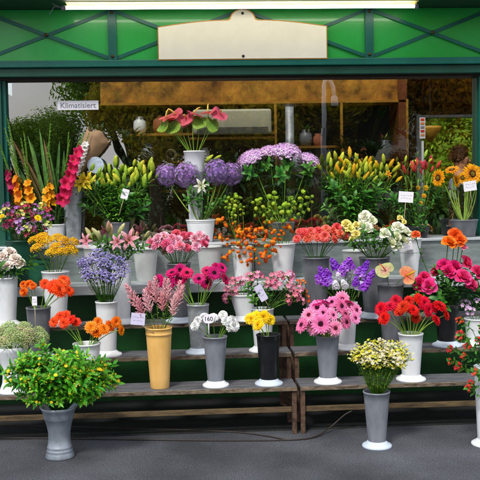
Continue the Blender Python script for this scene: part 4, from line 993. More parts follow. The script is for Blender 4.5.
card(138, 319, v['Y']-.09, 14, 12, M_lilac, 'lilac price card leaning beside the pink astilbe plumes', tilt=.1, sx=.12, stick=.05)
v = vase('cone', 216, 336, 390.5, 24, 16, 1, M_grey, M_white, 'grey vase with white foot holding white carnations')
meta = ('white carnation in the grey vase behind the oval price card', 'flower', 'white carnations in the grey vase')
bunch('carnation', P_cw, v, [(195, 326), (198, 321), (226, 321), (232, 320), (229, 327), (213, 318), (223, 315), (204, 317), (234, 326)], .05, 1.15, meta, (1.5, .6, .8), stem=(.0026, GL, GL))
card(208.5, 319, v['Y']-.075, 13, 9, M_card, 'oval white price card reading 160 in the grey vase of white carnations', digits='160', stick=.09, round_=True)
v = vase('cone', 269, 334, 390, 24, 17, 1, M_black, M_pale, 'black vase with pale foot holding yellow gerberas')
bunch('gerbera', P_gyel, v, [(258, 325, -.08, 1.15), (251, 319, -.02), (264, 317, .02), (256, 317, .04), (270, 320, .03)], .05, .95, ('yellow gerbera in the black vase', 'flower', 'yellow gerberas in the black vase'), (.8, .9, .4), stem=(.003, GL, GL))
v = vase('cone', 328, 335, 388, 24, 17, 1, M_grey, M_white, 'grey vase with white foot holding the dome of pink gerberas')
meta = ('pink gerbera with dark centre and pale petal tips in the grey vase', 'flower', 'pink gerberas in the grey vase')
bunch('gerbera', P_gpink, v, [(302, 325), (309, 315), (321, 324, -.15, 1.25), (335, 328, -.14), (323, 313), (333, 315), (345, 314), (355, 318), (341, 306), (327, 307), (317, 308), (350, 307), (308, 321, .0), (356, 310), (346, 322), (314, 328, -.05), (332, 302), (342, 299, .05)], .1, 1.1, meta, (1.3, 1.0, .45), stem=(.003, GL, GL))
bunch('gerbera', P_gdeep, v, [(326, 302), (338, 300), (349, 302), (317, 303)], .0, 1., ('deep pink gerbera at the top of the grey vase dome', 'flower', 'deep pink gerberas at the top of the grey vase'), (1.2, .4, 1.0), stem=(.003, GL, GL))
back('gerbera', P_gpink, v, 5, .13, .13, 1, meta, stem=(.003, GL, GL))
v = vase('cone', 411, 333, 386.5, 25, 18, 1, M_white, M_white, 'white footed vase of red gerberas on the lowest plank')
meta = ('bright red double gerbera on a pale green stem in the white vase', 'flower', 'red gerberas in the white vase')
bunch('gerbera', P_gred, v, [(381, 309), (390, 306), (384, 318), (403, 307, -.1, 1.15), (413, 310), (409, 301), (424, 303), (433, 308), (446, 315), (436, 320), (428, 310), (396, 301), (419, 299), (440, 306), (399, 311), (416, 318, .0)], .07, 1.0, meta, (1.5, .8, .5), stem=(.0032, GL, GY))

# ---- second tier
v = vase('cone', 88, 343, 394, 27, 19, 1, M_white, M_white, 'white vase of orange gerberas behind the yellow button bush')
meta = ('bright orange double gerbera in the white vase behind the button bush', 'flower', 'orange gerberas in the white vase')
bunch('gerbera', P_gor, v, [(91, 327, -.04, 1.05), (98, 322, .02), (104, 329, -.06, 1.1), (116, 322, .0), (121, 330, -.03, 1.1), (110, 326, .05), (96, 332, -.02)], .06, .95, meta, (1.2, .8, .5), stem=(.003, GL, GL))
bunch('gerbera', P_gro, v, [(54, 322, .0), (60, 316, .04), (64, 323, -.03), (71, 320, .02), (76, 322, .05), (66, 315, .06)], .06, .82, ('red orange double gerbera bending left out of the white vase', 'flower', 'red orange gerberas in the white vase'), (1.2, .8, .5), stem=(.003, GL, GL))
v = vase('cone', 108, 301, 361, 22, 17, 2, M_white, M_white, 'white footed vase of lavender statice on the second plank')
meta = ('lavender statice sprig in the white footed vase', 'flower sprig', 'statice sprigs in the white vase')
bunch('statice', S_sta, v, sample(58, 103, 272, 22, 15), .09, 1, meta, (1.1, .4, 1.2), hname='flower_cluster', stem=(.0018, GR, GR), leaf=(4, .04, .006, GR, GL, .4, .9))
v = vase('cone', 40, 307, 361, 24, 18, 2, M_dgrey, M_pale, 'dark grey vase of orange gerberas behind the sedum')
bunch('gerbera', P_gro, v, [(45, 284, -.04), (54, 287, -.08, 1.15), (61, 284, -.03), (69, 291, -.03, 1.05), (59, 290, -.1, 1.1), (64, 281, .02)], .06, 1.05, ('red orange gerbera in the dark grey vase', 'flower', 'red orange gerberas in the dark grey vase'), (1.1, .8, .5), stem=(.003, GL, GL))
bunch('carnation', P_corg, v, [(24, 292, -.02), (29, 284, .0), (33, 286, -.05), (24, 285, .03)], .05, 1., ('orange carnation at the left side of the dark grey vase', 'flower', 'orange carnations in the dark grey vase'), (1.1, .8, .5), stem=(.0026, GL, GL))
v = vase('cone', 199, 304, 358, 22, 16, 2, M_zinc2, M_pale, 'dull grey vase of magenta gerberas on the second plank')
meta = ('magenta gerbera with dark centre in the dull grey vase', 'flower', 'magenta gerberas in the dull grey vase')
bunch('gerbera', P_gmag, v, [(159, 281, -.05), (170, 283, -.02), (172, 273, .0), (180, 270), (187, 273), (199, 279, -.14, 1.2), (207, 271), (214, 273), (222, 268), (225, 279), (206, 282, .02), (216, 268, .05), (181, 279, .0)], .07, 1.05, meta, (1.3, .8, .5), stem=(.003, GL, GL))
v = vase('cone', 246, 294, 324, 24, 18, 3, M_white, M_white, 'short white vase tilted behind the alstroemeria', lean=(-.15, 0))
v2 = vase('cone', 263, 308, 356, 23, 17, 2, M_white, M_white, 'white vase of pink alstroemeria behind the black vase')
meta = ('pink alstroemeria umbel in the white vase behind the black vase', 'flower', 'pink alstroemeria in the white vases')
bunch('alstroemeria', S_alp, v2, [(250, 278), (258, 277), (272, 277), (280, 277), (288, 277), (294, 296), (300, 301), (286, 300), (298, 290), (266, 283), (289, 287), (276, 286)], .07, 1., meta, (1.5, .8, .6), stem=(.0024, GR, GL), leaf=LF(4, .06, .012))
bunch('alstroemeria', S_alp, v, [(228, 290), (233, 283), (240, 281), (247, 283), (236, 292), (228, 298)], .05, .9, ('pink alstroemeria umbel in the short tilted white vase', 'flower', 'pink alstroemeria in the tilted vase'), (1.5, .8, .6), stem=(.0024, GR, GL), leaf=LF(4, .06, .012))
bunch('alstroemeria', [S_alr], v2, [(297, 284), (303, 292), (302, 283), (305, 300)], .0, .9, ('orange alstroemeria umbel at the right of the white vase', 'flower', 'orange alstroemeria in the white vase'), (1.5, .6, .6), stem=(.0024, GR, GL), leaf=LF(3, .05, .012))
card(261, 293, v2['Y']-.06, 8, 17, M_lilac, 'tall pale price card among the pink alstroemeria', tilt=-.5, stick=.06)
v = vase('cone', 347, 302, 354, 22, 16, 2, M_white, M_white, 'white footed vase of purple stock behind the pink gerberas')
meta = ('purple stock spike in the white footed vase', 'flower', 'purple stock in the white vase')
bunch('stock', S_sto, v, [(322, 274), (330, 283), (325, 284), (341, 275), (336, 268), (357, 274), (364, 270), (366, 283), (356, 284), (320, 283), (350, 268), (361, 277), (329, 276), (345, 270), (362, 289), (371, 276)], .06, 1.3, meta, (1.1, .5, 1.3), stem=(.0025, GR, GL), leaf=LF(3, .06, .012))
bunch('phlox', S_phl, v, [(340, 279), (345, 286), (336, 287), (348, 277)], .09, 1.1, ('white phlox head in the middle of the purple stock', 'flower', 'white phlox among the purple stock'), (1.1, .9, .8), stem=(.0025, GR, GL), leaf=LF(3, .06, .012))
card(361, 286, v['Y']-.07, 12, 10, M_lilac, 'pale lilac price card hanging at the purple stock', tilt=.25, stick=.05)
v = vase('cone', 391, 284, 350, 27, 17, 2, M_dgrey, M_pale, 'tall dark grey vase with two anthuriums')
t = flower('anthurium', A_grn, v, 386, 271, -.12, 1.12, (-.25, -1, .75), ('pale green anthurium with pink veins in the tall dark grey vase', 'flower', 'anthuriums in the tall grey vase'), spin=2.6)
t = flower('anthurium', A_pch, v, 406, 276, -.13, 1.2, (.25, -1, .35), ('peach and red anthurium in the tall dark grey vase', 'flower', 'anthuriums in the tall grey vase'), spin=.4)
v = vase('cone', 447, 304, 351, 25, 18, 2, M_black, M_pale, 'black vase of magenta roses on the right second plank')
meta = ('magenta rose in the black vase', 'flower', 'magenta roses in the black vase')
bunch('rose', P_rmag, v, [(424, 277), (429, 286, -.1, 1.1), (420, 284), (463, 278, -.12, 1.25), (455, 267), (466, 263), (448, 272), (477, 272), (444, 266), (471, 285), (436, 272, .05)], .08, 1.3, meta, (1.1, .8, .6), stem=(.003, GR, GR), leaf=LF(8, .075, .045, .3, .95))
greens(v, sample(9, 446, 292, 26, 14), .08, ('dark rose leaf sprig in the black vase', 'leaf sprig', 'rose leaves in the black vase'), size=1.1)
bunch('rose', P_rorg, v, [(449, 243, -.02, 1.1), (460, 240, .0), (455, 235, .03)], .05, 1.3, ('orange rose rising above the magenta roses', 'flower', 'orange roses in the black vase'), (.5, .8, .5), stem=(.003, GR, GR))
bunch('rose', P_rpk, v, [(463, 248, .0)], .05, .95, ('single soft pink rose between the orange and magenta roses', 'flower', None), (.5, .6, .8), stem=(.003, GR, GR))
bunch('rose', P_rcor, v, [(416, 235, .04)], .05, 1.05, ('single coral rose on a long stem left of the orange roses', 'flower', None), (.3, .4, 1), stem=(.003, GR, GR), leaf=LF(5, .06, .03, .5, .9))
v = vase('cone', 476, 318, 351, 24, 18, 2, M_white, M_white, 'white vase of lilac pink alstroemeria at the right end')
bunch('alstroemeria', S_ppk, v, [(465, 305), (477, 302), (484, 306), (470, 311), (490, 300)], .06, .9, ('pale lilac alstroemeria at the right end of the second plank', 'flower', 'lilac alstroemeria in the right end vase'), (1.1, .8, .6), stem=(.0024, GR, GL), leaf=LF(4, .05, .014))

greens(v2, sample(8, 268, 296, 26, 10), .05, ('leaf sprig under the pink alstroemeria', 'leaf sprig', 'leaves under the pink alstroemeria'), size=.8)
# ---- third tier
v = vase('cone', 7, 277, 328, 24, 18, 3, M_white, M_white, 'white vase of cream peonies at the left edge')
bunch('peony', P_peo, v, [(3, 256), (15, 259), (7, 266), (-4, 268), (19, 263), (-6, 258), (10, 253)], .07, .95, ('cream peony with blush petals in the white vase at the left edge', 'flower', 'cream peonies in the left edge vase'), (1.1, .7, .8), stem=(.003, GR, GR), leaf=LF(6, .08, .035, .35, .95))
greens(v, [(4, 276), (14, 278), (22, 272), (27, 266), (-4, 280)], .08, ('dark leaf sprig under the cream peonies', 'leaf sprig', 'leaves under the cream peonies'))
v = vase('cone', 57, 271, 328, 27, 19, 3, M_white, M_white, 'white vase of yellow yarrow on the third plank')
bunch('yarrow', P_yar, v, [(37, 248), (47, 241), (56, 247), (64, 241), (71, 250), (52, 253, -.1), (74, 242), (42, 238), (62, 252, -.1), (33, 240), (57, 238, .05)], .07, .95, ('flat yellow yarrow head in the white vase', 'flower', 'yellow yarrow in the white vase'), (1.2, .35, 1.2), stem=(.0024, GR, GL), leaf=(5, .05, .008, GR, GL, .5, .9))
v = vase('cone', 123, 260, 328, 20, 15, 3, M_white, M_white, 'tall slim white vase of pink lilies')
def lily(va, top, heads, meta, nleaf=16, L_=.1, W_=.022, stemr=.004, c0='#377420', c1='#6aa636', size=1.):
    """one lily stem: leafy stalk, several buds and blooms"""
    P = at(top[0], top[1], va['Y']+top[2]); c, r = va['c'], va['r']; h = V((P.x-c.x, P.y-c.y, 0)); k = min(r*.7, h.length*.8); u = h.normalized() if h.length > 1e-4 else h
    p0 = c-Z*min(.12, va['H']*.3)-u*k*.3; t = thing('lily', p0, *meta); pm = c+u*k*.7
    pts = [p0*(1-s)**2+pm*2*s*(1-s)+P*s*s-p0 for s in [i/9 for i in range(10)]]
    m = MB(); m.tube(pts, [stemr]*10, GR, 7, col2=GL)
    for (x, y, dy, me, face) in heads:
        q = at(x, y, va['Y']+dy)-p0; m.tube([pts[-2], pts[-1].lerp(q, .5)+V((0, 0, .004)), q], .0022, GL, 5)
    link('stem', m.mesh('stem', ML), t)
    f = MB()
    for i in range(nleaf):
        s = .3+.7*(i+.5)/nleaf; a = i*2.4; b_ = pts[min(8, int(s*9))].lerp(pts[min(9, int(s*9)+1)], s*9-int(s*9))
        f.petal(b_, polar(a, R.uniform(.2, .9)), Z, L_*R.uniform(.7, 1.15), W_, .3, -.8, .25, var(hx(c0), .2), var(hx(c1), .2), 6, .85, .8)
    link('foliage', f.mesh('foliage', ML), t)
    for (x, y, dy, me, face) in heads:
        q = at(x, y, va['Y']+dy)-p0; o = link('bud' if me.name.startswith('bud') else 'bloom', me, t, q); o.rotation_euler = quat(face, R.uniform(0, 6)); o.scale = (size*R.uniform(.7, 1.15),)*3
    return t
def lilies(va, stems, meta, buds, blooms, size=1., **kw):
    for (x, y, dy, bl) in stems:
        hs = [(x+bx, y+by, dy+R.uniform(-.04, .02), (R.choice(buds) if k == 'b' else blooms), (bx*.09+R.uniform(-.5, .5), R.uniform(-.8, .1) if k == 'b' else -1, (.9 if k == 'b' else .15)-by*.04)) for bx, by, k in bl]
        lily(va, (x, y+3, dy), hs, meta, size=size, **kw)
mt = ('pink lily stem with open star blooms and cream buds in the tall slim vase', 'flower', 'pink lilies in the tall slim vase')
lilies(v, [(96, 242, -.02, [(-9, -1, 'o'), (4, 0, 'b'), (-3, -2, 'b')]), (107, 242, .02, [(-5, -3, 'b'), (4, -4, 'b')]), (118, 243, -.12, [(0, -1, 'o')]), (112, 238, .03, [(-4, -5, 'b'), (5, -2, 'b')]),
           (130, 243, -.02, [(6, -2, 'b'), (-1, -3, 'o'), (3, -6, 'b')]), (137, 243, .02, [(7, -4, 'b'), (8, 2, 'b')])], mt, B_pk, P_bpk, 1.15, nleaf=11, L_=.09)
greens(v, sample(7, 116, 250, 22, 8), .08, ('long lily leaf sprig below the pink lilies', 'leaf sprig', 'leaves below the pink lilies'), size=.9)
v = vase('cone', 180, 263, 326, 24, 17, 3, M_dgrey, M_pale, 'dark grey vase of pink and white carnations on the third plank')
meta = ('pink and white streaked carnation in the dark grey vase', 'flower', 'pink and white carnations in the grey vase')
bunch('carnation', P_cpk, v, [(151, 243), (158, 239), (165, 244), (171, 249), (178, 240), (187, 248), (172, 238), (195, 240), (204, 244), (206, 239), (164, 237), (190, 236), (180, 246), (196, 247), (184, 236), (156, 246), (200, 236), (176, 234), (169, 243, -.05)], .09, 1.3, meta, (1.3, .7, .7), stem=(.0024, GR, hx('#7a9a6a')), leaf=(3, .04, .006, GR, hx('#7a9a6a'), .5, .9))
back('carnation', P_cpk, v, 4, .15, .14, 1, meta, stem=(.0024, GR, GL))
v = vase('cone', 317, 257, 322, 27, 20, 3, M_dgrey, M_pale, 'tall dark grey vase of coral carnations')
meta = ('coral carnation in the tall dark grey vase', 'flower', 'coral carnations in the grey vase')
bunch('carnation', P_ccor, v, [(297, 239), (304, 233), (311, 232), (318, 231), (325, 237, -.1, 1.1), (333, 231), (340, 234), (345, 236), (300, 232), (337, 228), (318, 238), (308, 238), (334, 239), (346, 229), (326, 230)], .08, 1.25, meta, (1.3, .8, .6), stem=(.0024, GR, GR))
v = vase('cone', 375, 257, 321, 31, 22, 3, M_dgrey, M_pale, 'wide dark grey vase of white lisianthus')
meta = ('white lisianthus with ruffled petals in the wide dark grey vase', 'flower', 'white lisianthus in the wide grey vase')
bunch('lisianthus', P_lis, v, [(365, 217), (372, 221), (385, 234, -.12, 1.1), (396, 237, -.1, 1.1), (398, 228), (403, 241), (396, 246, -.1), (362, 226), (404, 232), (391, 243, -.12), (368, 228), (410, 236)], .06, 1.3, meta, (1, .8, .6), stem=(.0024, GR, GL))
bunch('lisianthus', P_lisy, v, [(350, 229), (356, 234, -.08), (346, 224), (356, 225), (404, 222, .0, .7), (400, 218, .03, .6), (353, 239, -.06)], .05, 1.05, ('pale yellow lisianthus beside the white ones', 'flower', 'pale yellow lisianthus in the wide grey vase'), (1, .8, .6), stem=(.0024, GR, GL))
greens(v, sample(15, 375, 244, 22, 11), .1, ('dark green leaf sprig among the white lisianthus', 'leaf sprig', 'leaves among the white lisianthus'), size=.95)

# ---- steel shelf
v = vase('cone', 283, 243, 283, 26, 17, 4, M_white, None, 'white cone vase of orange physalis on the steel shelf')
m1 = ('orange physalis stem with lantern pods in the white cone vase', 'flower stem', 'orange physalis stems in the white cone vase')
bunch('physalis', S_phy, v, [(246, 256), (260, 262), (254, 238), (268, 236), (276, 252), (248, 244), (280, 246), (252, 262), (256, 248), (262, 254), (268, 258), (272, 250), (258, 240), (266, 243), (276, 238), (250, 232), (282, 234), (289, 232), (262, 232), (272, 226)], .1, .8, m1, (1.2, .6, .4), hname='lantern_pods', stem=(.002, GL, GL))
for i, (x, y) in enumerate([(233, 262), (228, 240), (234, 248), (240, 236), (228, 222), (238, 226)]): pass
va_ = vase('cone', 243, 246, 285, 22, 16, 4, M_white, None, 'white cone vase of mixed orange and green pods on the steel shelf')
bunch('physalis', S_phy, va_, [(230, 258), (226, 240), (233, 246), (238, 236), (229, 224), (240, 228), (246, 244)], .09, .75, ('orange physalis stem with lantern pods in the left white cone vase', 'flower stem', 'orange physalis stems in the left cone vase'), (1.2, .6, .4), hname='lantern_pods', stem=(.002, GL, GL))
bunch('pod_stem', S_pod, va_, [(232, 216), (238, 210), (228, 212), (243, 216), (235, 222)], .06, .7, ('green pod stem in the left white cone vase', 'flower stem', 'green pod stems in the left cone vase'), (1.1, .3, 1.2), hname='pods', stem=(.002, GL, GL))
bunch('pod_stem', S_pod, v, [(265, 214), (272, 210), (280, 216), (288, 212), (296, 210), (276, 222), (291, 220), (301, 216), (284, 224), (268, 224), (258, 216), (306, 210)], .07, .85, ('green pod stem in the white physalis vase', 'flower stem', 'green pod stems in the white physalis vase'), (1.1, .3, 1.2), hname='pods', stem=(.002, GL, GL))
for px, ty, lb, mm in ((146, 248, 'plain white cone vase left of centre on the steel shelf', M_white), (210, 246, 'plain white cone vase under the alliums on the steel shelf', M_white), (97, 247, 'white cone vase behind the statice on the steel shelf', M_white), (355, 250, 'white cone vase beside the lisianthus on the steel shelf', M_white)):
    vase('cone', px, ty, 283, 25, 18, 4, M_frost, None, lb)
v = vase('cone', 410, 238, 286, 24, 15, 4, M_white, None, 'white cone vase with a price card behind the anthuriums')
greens(v, [(420, 232), (416, 226)], .03, ('slim green leaf sprig in the white cone vase behind the anthuriums', 'leaf sprig', 'leaf sprigs behind the anthuriums'), size=.8)
card(407, 246, v['Y']-.12, 11, 9, M_card, 'white price card clipped to the cone vase behind the anthuriums', tilt=-.2, stick=.03)
bx = at(30, 275, -.4)
crate = thing('crate', (bx.x, -.4, .999), 'dark green plastic crate behind the yellow yarrow on the steel shelf', 'crate')
cm = MB(); cm.box(-.14, .14, -.1, -.092, 0, .2).box(-.14, .14, .092, .1, 0, .2).box(-.14, -.132, -.092, .092, 0, .2).box(.132, .14, -.092, .092, 0, .2).box(-.132, .132, -.092, .092, 0, .01)
bevel(cm.build('body', M_crate, crate), .003)
MB().box(-.148, .148, -.108, -.1005, .18, .205).build('rim', M_crate, crate); MB().box(-.148, .148, .1005, .108, .18, .205).build('rim', M_crate, crate)
v = vase('cone', 55, 224, 246, 24, 18, 5, M_white, None, 'low white bucket of orange gladioli on the window sill')
VG = v
vm = vase('cone', 22, 240, 288, 28, 20, 4, M_dkgreen, None, 'dark green vase of mixed alstroemeria at the left edge', Y=-.44)
meta = ('mixed purple red and yellow alstroemeria umbel in the dark green vase', 'flower', 'mixed alstroemeria in the dark green vase')
bunch('alstroemeria', S_alv, vm, sample(34, 24, 220, 31, 15), .1, 1., meta, (1.3, .6, .8), stem=(.0022, GR, GR), leaf=LF(4, .055, .012))
bunch('gerbera', P_gyel, vm, [(38, 218, -.16, .75), (2, 216, -.1, .6)], .1, .9, ('small yellow daisy bloom among the mixed alstroemeria', 'flower', 'yellow daisies among the mixed alstroemeria'), (1, 1, .6), stem=(.0022, GR, GR))

# ---- window sill
mg_ = 'gladioli on the window sill'
def glad(px, py, me, s, face, lb, va=None, dY=0, g_=None):
    flower('gladiolus', me, va or VG, px, py, dY, s, face, (lb, 'flower', g_), stem=(.005, GR, GR), leaf=(2, .3, .022, hx('#3f6a2a'), hx('#6a8a4a'), .3, .8), hname='flower_spike', spin=R.uniform(-.3, .3))
glad(25, 203, G_or, 1.02, (-.35, -.1, 1.6), 'orange gladiolus with open florets leaning left at the window edge', g_=None, dY=-.03)
glad(33, 205, G_or, .9, (-.22, -.1, 1.6), 'second orange gladiolus just right of the left leaning one', dY=0)
glad(49, 208, G_or, .86, (.02, -.1, 1.6), 'upright orange gladiolus left of the magenta spikes', dY=-.02)
glad(58, 201, G_mag, 1.15, (.5, -.05, 1.3), 'large magenta gladiolus spike leaning right', dY=-.2)
glad(66, 186, G_mag, .75, (.45, -.05, 1.4), 'smaller magenta gladiolus beside the large magenta spike', dY=-.17)
glad(17, 190, G_pur, .9, (-.5, -.1, 1.5), 'dark purple gladiolus at the far left edge', dY=.02)
for i, (x, y, fx, s) in enumerate([(14, 190, -.55, 1), (30, 180, -.15, .85), (46, 190, .12, .95), (62, 185, .3, .8), (20, 175, -.3, .95), (66, 172, .12, .7)]):
    glad(x, y, [G_grn, G_grn2][i % 2], s*.95, (fx, -.05+.1*(i % 3), 1.5), 'unopened green gladiolus spike on the window sill', dY=.04, g_='unopened gladiolus spikes')
v = vase('cone', 73.5, 180, 237, 21, 13, 5, M_zinc2, None, 'tall galvanised cone vase holding a kraft paper bunch on the sill', Y=-.13)
for i, (x, y, fx) in enumerate([(8, 150, -.4), (16, 140, -.25), (28, 135, -.1), (36, 142, .0), (44, 138, .08), (52, 145, .2), (60, 140, .3), (24, 150, -.2), (40, 128, .05), (66, 150, .35), (32, 155, .05), (56, 160, .2)]):
    b_ = VG['c']+V((R.uniform(-.06, .06), R.uniform(-.03, .06), -.08)); tp = at(x, y, .06 if i % 2 else -.04); tp.y = min(tp.y, -.03); d_ = tp-b_
    t = thing('gladiolus_leaf', b_, 'long blade leaf rising between the gladiolus spikes', 'leaf', 'gladiolus blade leaves')
    m = MB(); sd_ = V((R.uniform(.6, 1), R.uniform(-.6, .6), 0)).normalized(); m.petal((0, 0, 0), d_, V((d_.y, -d_.x, 0)) if i % 2 else V((.3, -1, 0)), d_.length, .032, .06, -.12, .5, hx('#2a5222'), hx(['#4a7a30', '#7a5a34', '#5a8a34'][i % 3]), 8, .8, .45, 2, base=.6)
    link('blade', m.mesh('blade', ML), t)
# kraft cone with white gladioli
c = v['c']; d = (at(99, 135, -.08)-c); Lk = d.length; t = thing('kraft_wrap', c, 'brown kraft paper cone leaning right out of the galvanised vase', 'wrapping paper')
m = MB(); u = d.normalized().orthogonal().normalized(); wv = d.normalized().cross(u); prev = None
for k in range(9):
    s = k/8; rr = .025+.085*s; row = [m.add(d*s+(u*math.cos(a)+wv*math.sin(a))*rr*(1+.08*math.sin(a*5+k)+R.uniform(-.07, .07)), (1, 1, 1)) for a in [j*2*PI/22*.93 for j in range(23)]]
    if k == 8: 
        for j, i in enumerate(row): m.v[i] = tuple(V(m.v[i])+d*.12*math.sin(j*.9)*.5)
    if prev:
        for j in range(22): m.face([prev[j], prev[j+1], row[j+1], row[j]])
    prev = row
pk = m.build('paper', M_kraft, t); so_ = pk.modifiers.new('s', 'SOLIDIFY'); so_.thickness = .0015
for i, (x, y) in enumerate([(72, 170), (79, 164), (75, 174)]):
    glad(x, y, G_wh, .7-.08*i, (.45, -.2, 1.2), 'white gladiolus partly wrapped by the kraft paper', va=v, dY=-.04, g_='white gladioli in the kraft paper')
# round white disc sign
p = at(95.5, 165, -.16); t = thing('disc_sign', p, 'round pale blue white disc on a stick beside the kraft paper', 'sign')
MB().tube([(0, -.002, 0), (0, .002, 0)], 8.2*mpp(-.16), hx('#c8dcea'), 36).build('disc', MP, t); MB().tube([(0, .004, -.02), (-.02, .006, -.42)], .003, hx('#d8c8a0'), 6).build('stick', MP, t)
v = vase('cone', 118, 222, 246, 24, 18, 5, M_dgrey, None, 'grey bucket of yellow green lilies on the sill')
mt = ('lily stem with closed yellow green buds in the grey bucket', 'flower', 'green budded lilies in the grey bucket')
greens(v, sample(12, 118, 205, 28, 16), .07, ('dark leaf sprig low among the green budded lilies', 'leaf sprig', 'leaves among the green budded lilies'), size=1.2)
T3 = [(-5, -3, 'b'), (4, -5, 'b'), (0, -9, 'b'), (7, -1, 'b')]
lilies(v, [(x, y, dy, T3) for x, y, dy in [(98, 188, -.03), (106, 182, .03), (115, 178, 0), (126, 186, -.04), (133, 176, .02), (141, 182, -.02), (148, 180, .03), (120, 190, -.05), (137, 190, -.05), (110, 192, -.04), (90, 184, .0)]], mt, B_grn, P_byl, 1.2, c0='#42842a', c1='#80b844', nleaf=24, L_=.11, W_=.03)
mt = ('lily stem with open lemon yellow blooms left of the grey bucket', 'flower', 'open yellow lilies in the grey bucket')
lilies(v, [(84, 180, -.14, [(0, 0, 'o'), (7, 4, 'b')]), (91, 178, -.12, [(-2, 3, 'o'), (6, -2, 'b')]), (80, 184, -.12, [(0, 0, 'o')])], mt, B_grn, P_byl, 1.0, nleaf=10)
card(125, 194, v['Y']-.17, 7, 10, M_card, 'white price card in front of the green lily buds', tilt=.3, stick=.14)
v = vase('cone', 201, 219.5, 244, 29, 23, 5, M_white, None, 'white rimmed bucket of purple alliums on the sill', rim=True, name='bucket', cat='bucket')
AL = [(167, 175, .03, 1.0, 'smaller purple allium ball at the far left of the white bucket'), (186.5, 175, -.05, 1.12, 'large purple allium ball second from the left'), (217, 172, -.05, 1.12, 'large purple allium ball second from the right'), (231.5, 174, .03, 1.0, 'purple allium ball at the far right of the white bucket')]
for x, y, dy, s, lb in AL: flower('allium', P_all, v, x, y, dy, s*1.1, (R.uniform(-.2, .2), -.3, 1), (lb, 'flower', 'purple alliums in the white bucket'), stem=(.0055, GY, GL), hname='flower_ball')
for x, y, dy in ((192, 200, 0), (214, 200, .02), (222, 198, .02), (209, 205, -.02)): flower('allium_stalk', None, v, x, y-20, .06, 1, (0, 0, 1), ('bare pale green allium stalk between the purple balls', 'stalk', 'bare allium stalks in the white bucket'), stem=(.005, GY, GL))
greens(v, [(191, 176), (208, 180), (197, 186), (190, 205), (198, 210), (212, 208), (205, 198), (218, 206), (196, 200), (206, 212)], .06, ('dark leaf sprig low between the allium stems', 'leaf sprig', 'leaves between the allium stems'), size=.9)
lily(v, (201, 190, -.04), [(201, 186, -.1, P_bwh, (.1, -1, .1))], ('white trumpet lily between the purple alliums', 'flower'), nleaf=3, size=.85)
lily(v, (196, 172, 0), [(190, 166, -.06, B_grn[1], (-1, -.3, .1)), (205, 162, -.02, B_grn[0], (.6, -.3, .5)), (213, 160, .0, B_grn[0], (.9, -.2, .5))], ('green lily bud stem above the purple alliums', 'flower'), nleaf=4, size=1.1)
v = vase('cone', 196, 151, 242, 21, 10, 5, M_white, None, 'tall white cone vase of red anthuriums on the sill', Y=-.06)
for i, (x, y, f, lb) in enumerate([(166, 119, (-.6, -.8, .9), 'leftmost dusty red anthurium above the tall white vase'), (176, 115, (-.2, -.9, .8), 'red anthurium second from left above the tall white vase'), (186, 118, (.1, -.9, .7), 'middle red anthurium above the tall white vase'), (193, 114, (.3, -.7, 1), 'small red anthurium just right of the middle one'), (208, 113, (-.1, -.8, .9), 'red anthurium right of centre above the tall white vase'), (220, 114, (.6, -.8, .7), 'rightmost crimson anthurium above the tall white vase')]):
    flower('anthurium', A_red, v, x, y, -.03+.02*(i % 3), 1.2, V(f)+V((R.uniform(-.3, .3), .2, R.uniform(-.1, .5))), (lb, 'flower', 'red anthuriums in the tall white vase'), spin=1.2+i*1.7, stem=(.003, GL, GL))
greens(v, [(192, 172), (206, 176), (188, 180), (210, 182)], .04, ('small leaf sprig in front of the tall white vase', 'leaf sprig', 'leaf sprigs in front of the tall white vase'), size=.9) if False else None
AL_ = anthurium(hx('#5a8a2a'), hx('#8aa83c'), .08)[0]
for x, y, f in ((172, 128, (-.8, -.6, .5)), (212, 123, (.7, -.7, .6)), (200, 121, (.1, -.8, .8)), (163, 125, (-.9, -.4, .6))): flower('anthurium_leaf', AL_, v, x, y, .0, 1., f, ('green heart shaped anthurium leaf above the tall white vase', 'leaf', 'anthurium leaves in the tall white vase'), stem=(.0025, GL, GL), hname='leaf_blade')
v = vase('cone', 282, 222, 244, 26, 20, 5, M_dgrey, None, 'grey bucket of lilac flower heads on the sill')
for x, y, dy, s, f, lb in [(251, 158, -.03, 1.0, (-.5, -.35, 1), 'lilac domed flower head at the far left of four'), (270, 152, .03, .9, (-.1, -.2, 1), 'smaller lilac flower head second from the left'), (286, 152, -.05, 1.15, (.05, -.3, 1), 'largest lilac domed flower head in the middle'), (309.5, 160, -.02, .85, (.45, -.35, 1), 'small lilac flower head at the far right of four')]:
    flower('lilac_bloom', P_lil, v, x, y, dy, s*1.1, f, (lb, 'flower', 'lilac flower heads in the grey bucket'), stem=(.004, GL, GL), hname='flower_head', leaf=(4, .16, .08, hx('#173f1c'), hx('#285a26'), .5, .97))
greens(v, [(253, 176), (262, 170), (290, 170), (308, 176), (282, 180)], .06, ('large dark leaf sprig under the lilac flower heads', 'leaf sprig', 'leaves under the lilac heads'), size=1.25, k=(.8, .7, .3))
v = vase('cone', 354, 224, 246, 28, 22, 5, M_dgrey, None, 'grey bucket of yellow lily buds on the sill')
greens(v, sample(12, 355, 205, 28, 16), .07, ('dark leaf sprig low among the golden lily buds', 'leaf sprig', 'leaves among the golden lily buds'), size=1.2)
mt = ('lily stem with plump golden yellow buds in the sill bucket', 'flower', 'yellow budded lilies in the sill bucket')
lilies(v, [(x, y, dy, T3) for x, y, dy in [(327, 174, .0), (336, 170, .03), (345, 178, -.04), (350, 168, .0), (358, 172, -.02), (368, 176, .02), (376, 178, -.03), (384, 174, .02), (340, 184, -.06), (365, 184, -.06), (388, 184, 0), (355, 182, -.05)]], mt, B_yel+B_grn[:1], P_bor, 1.1, c0='#42842a', c1='#78b03c', nleaf=25, L_=.11, W_=.032)
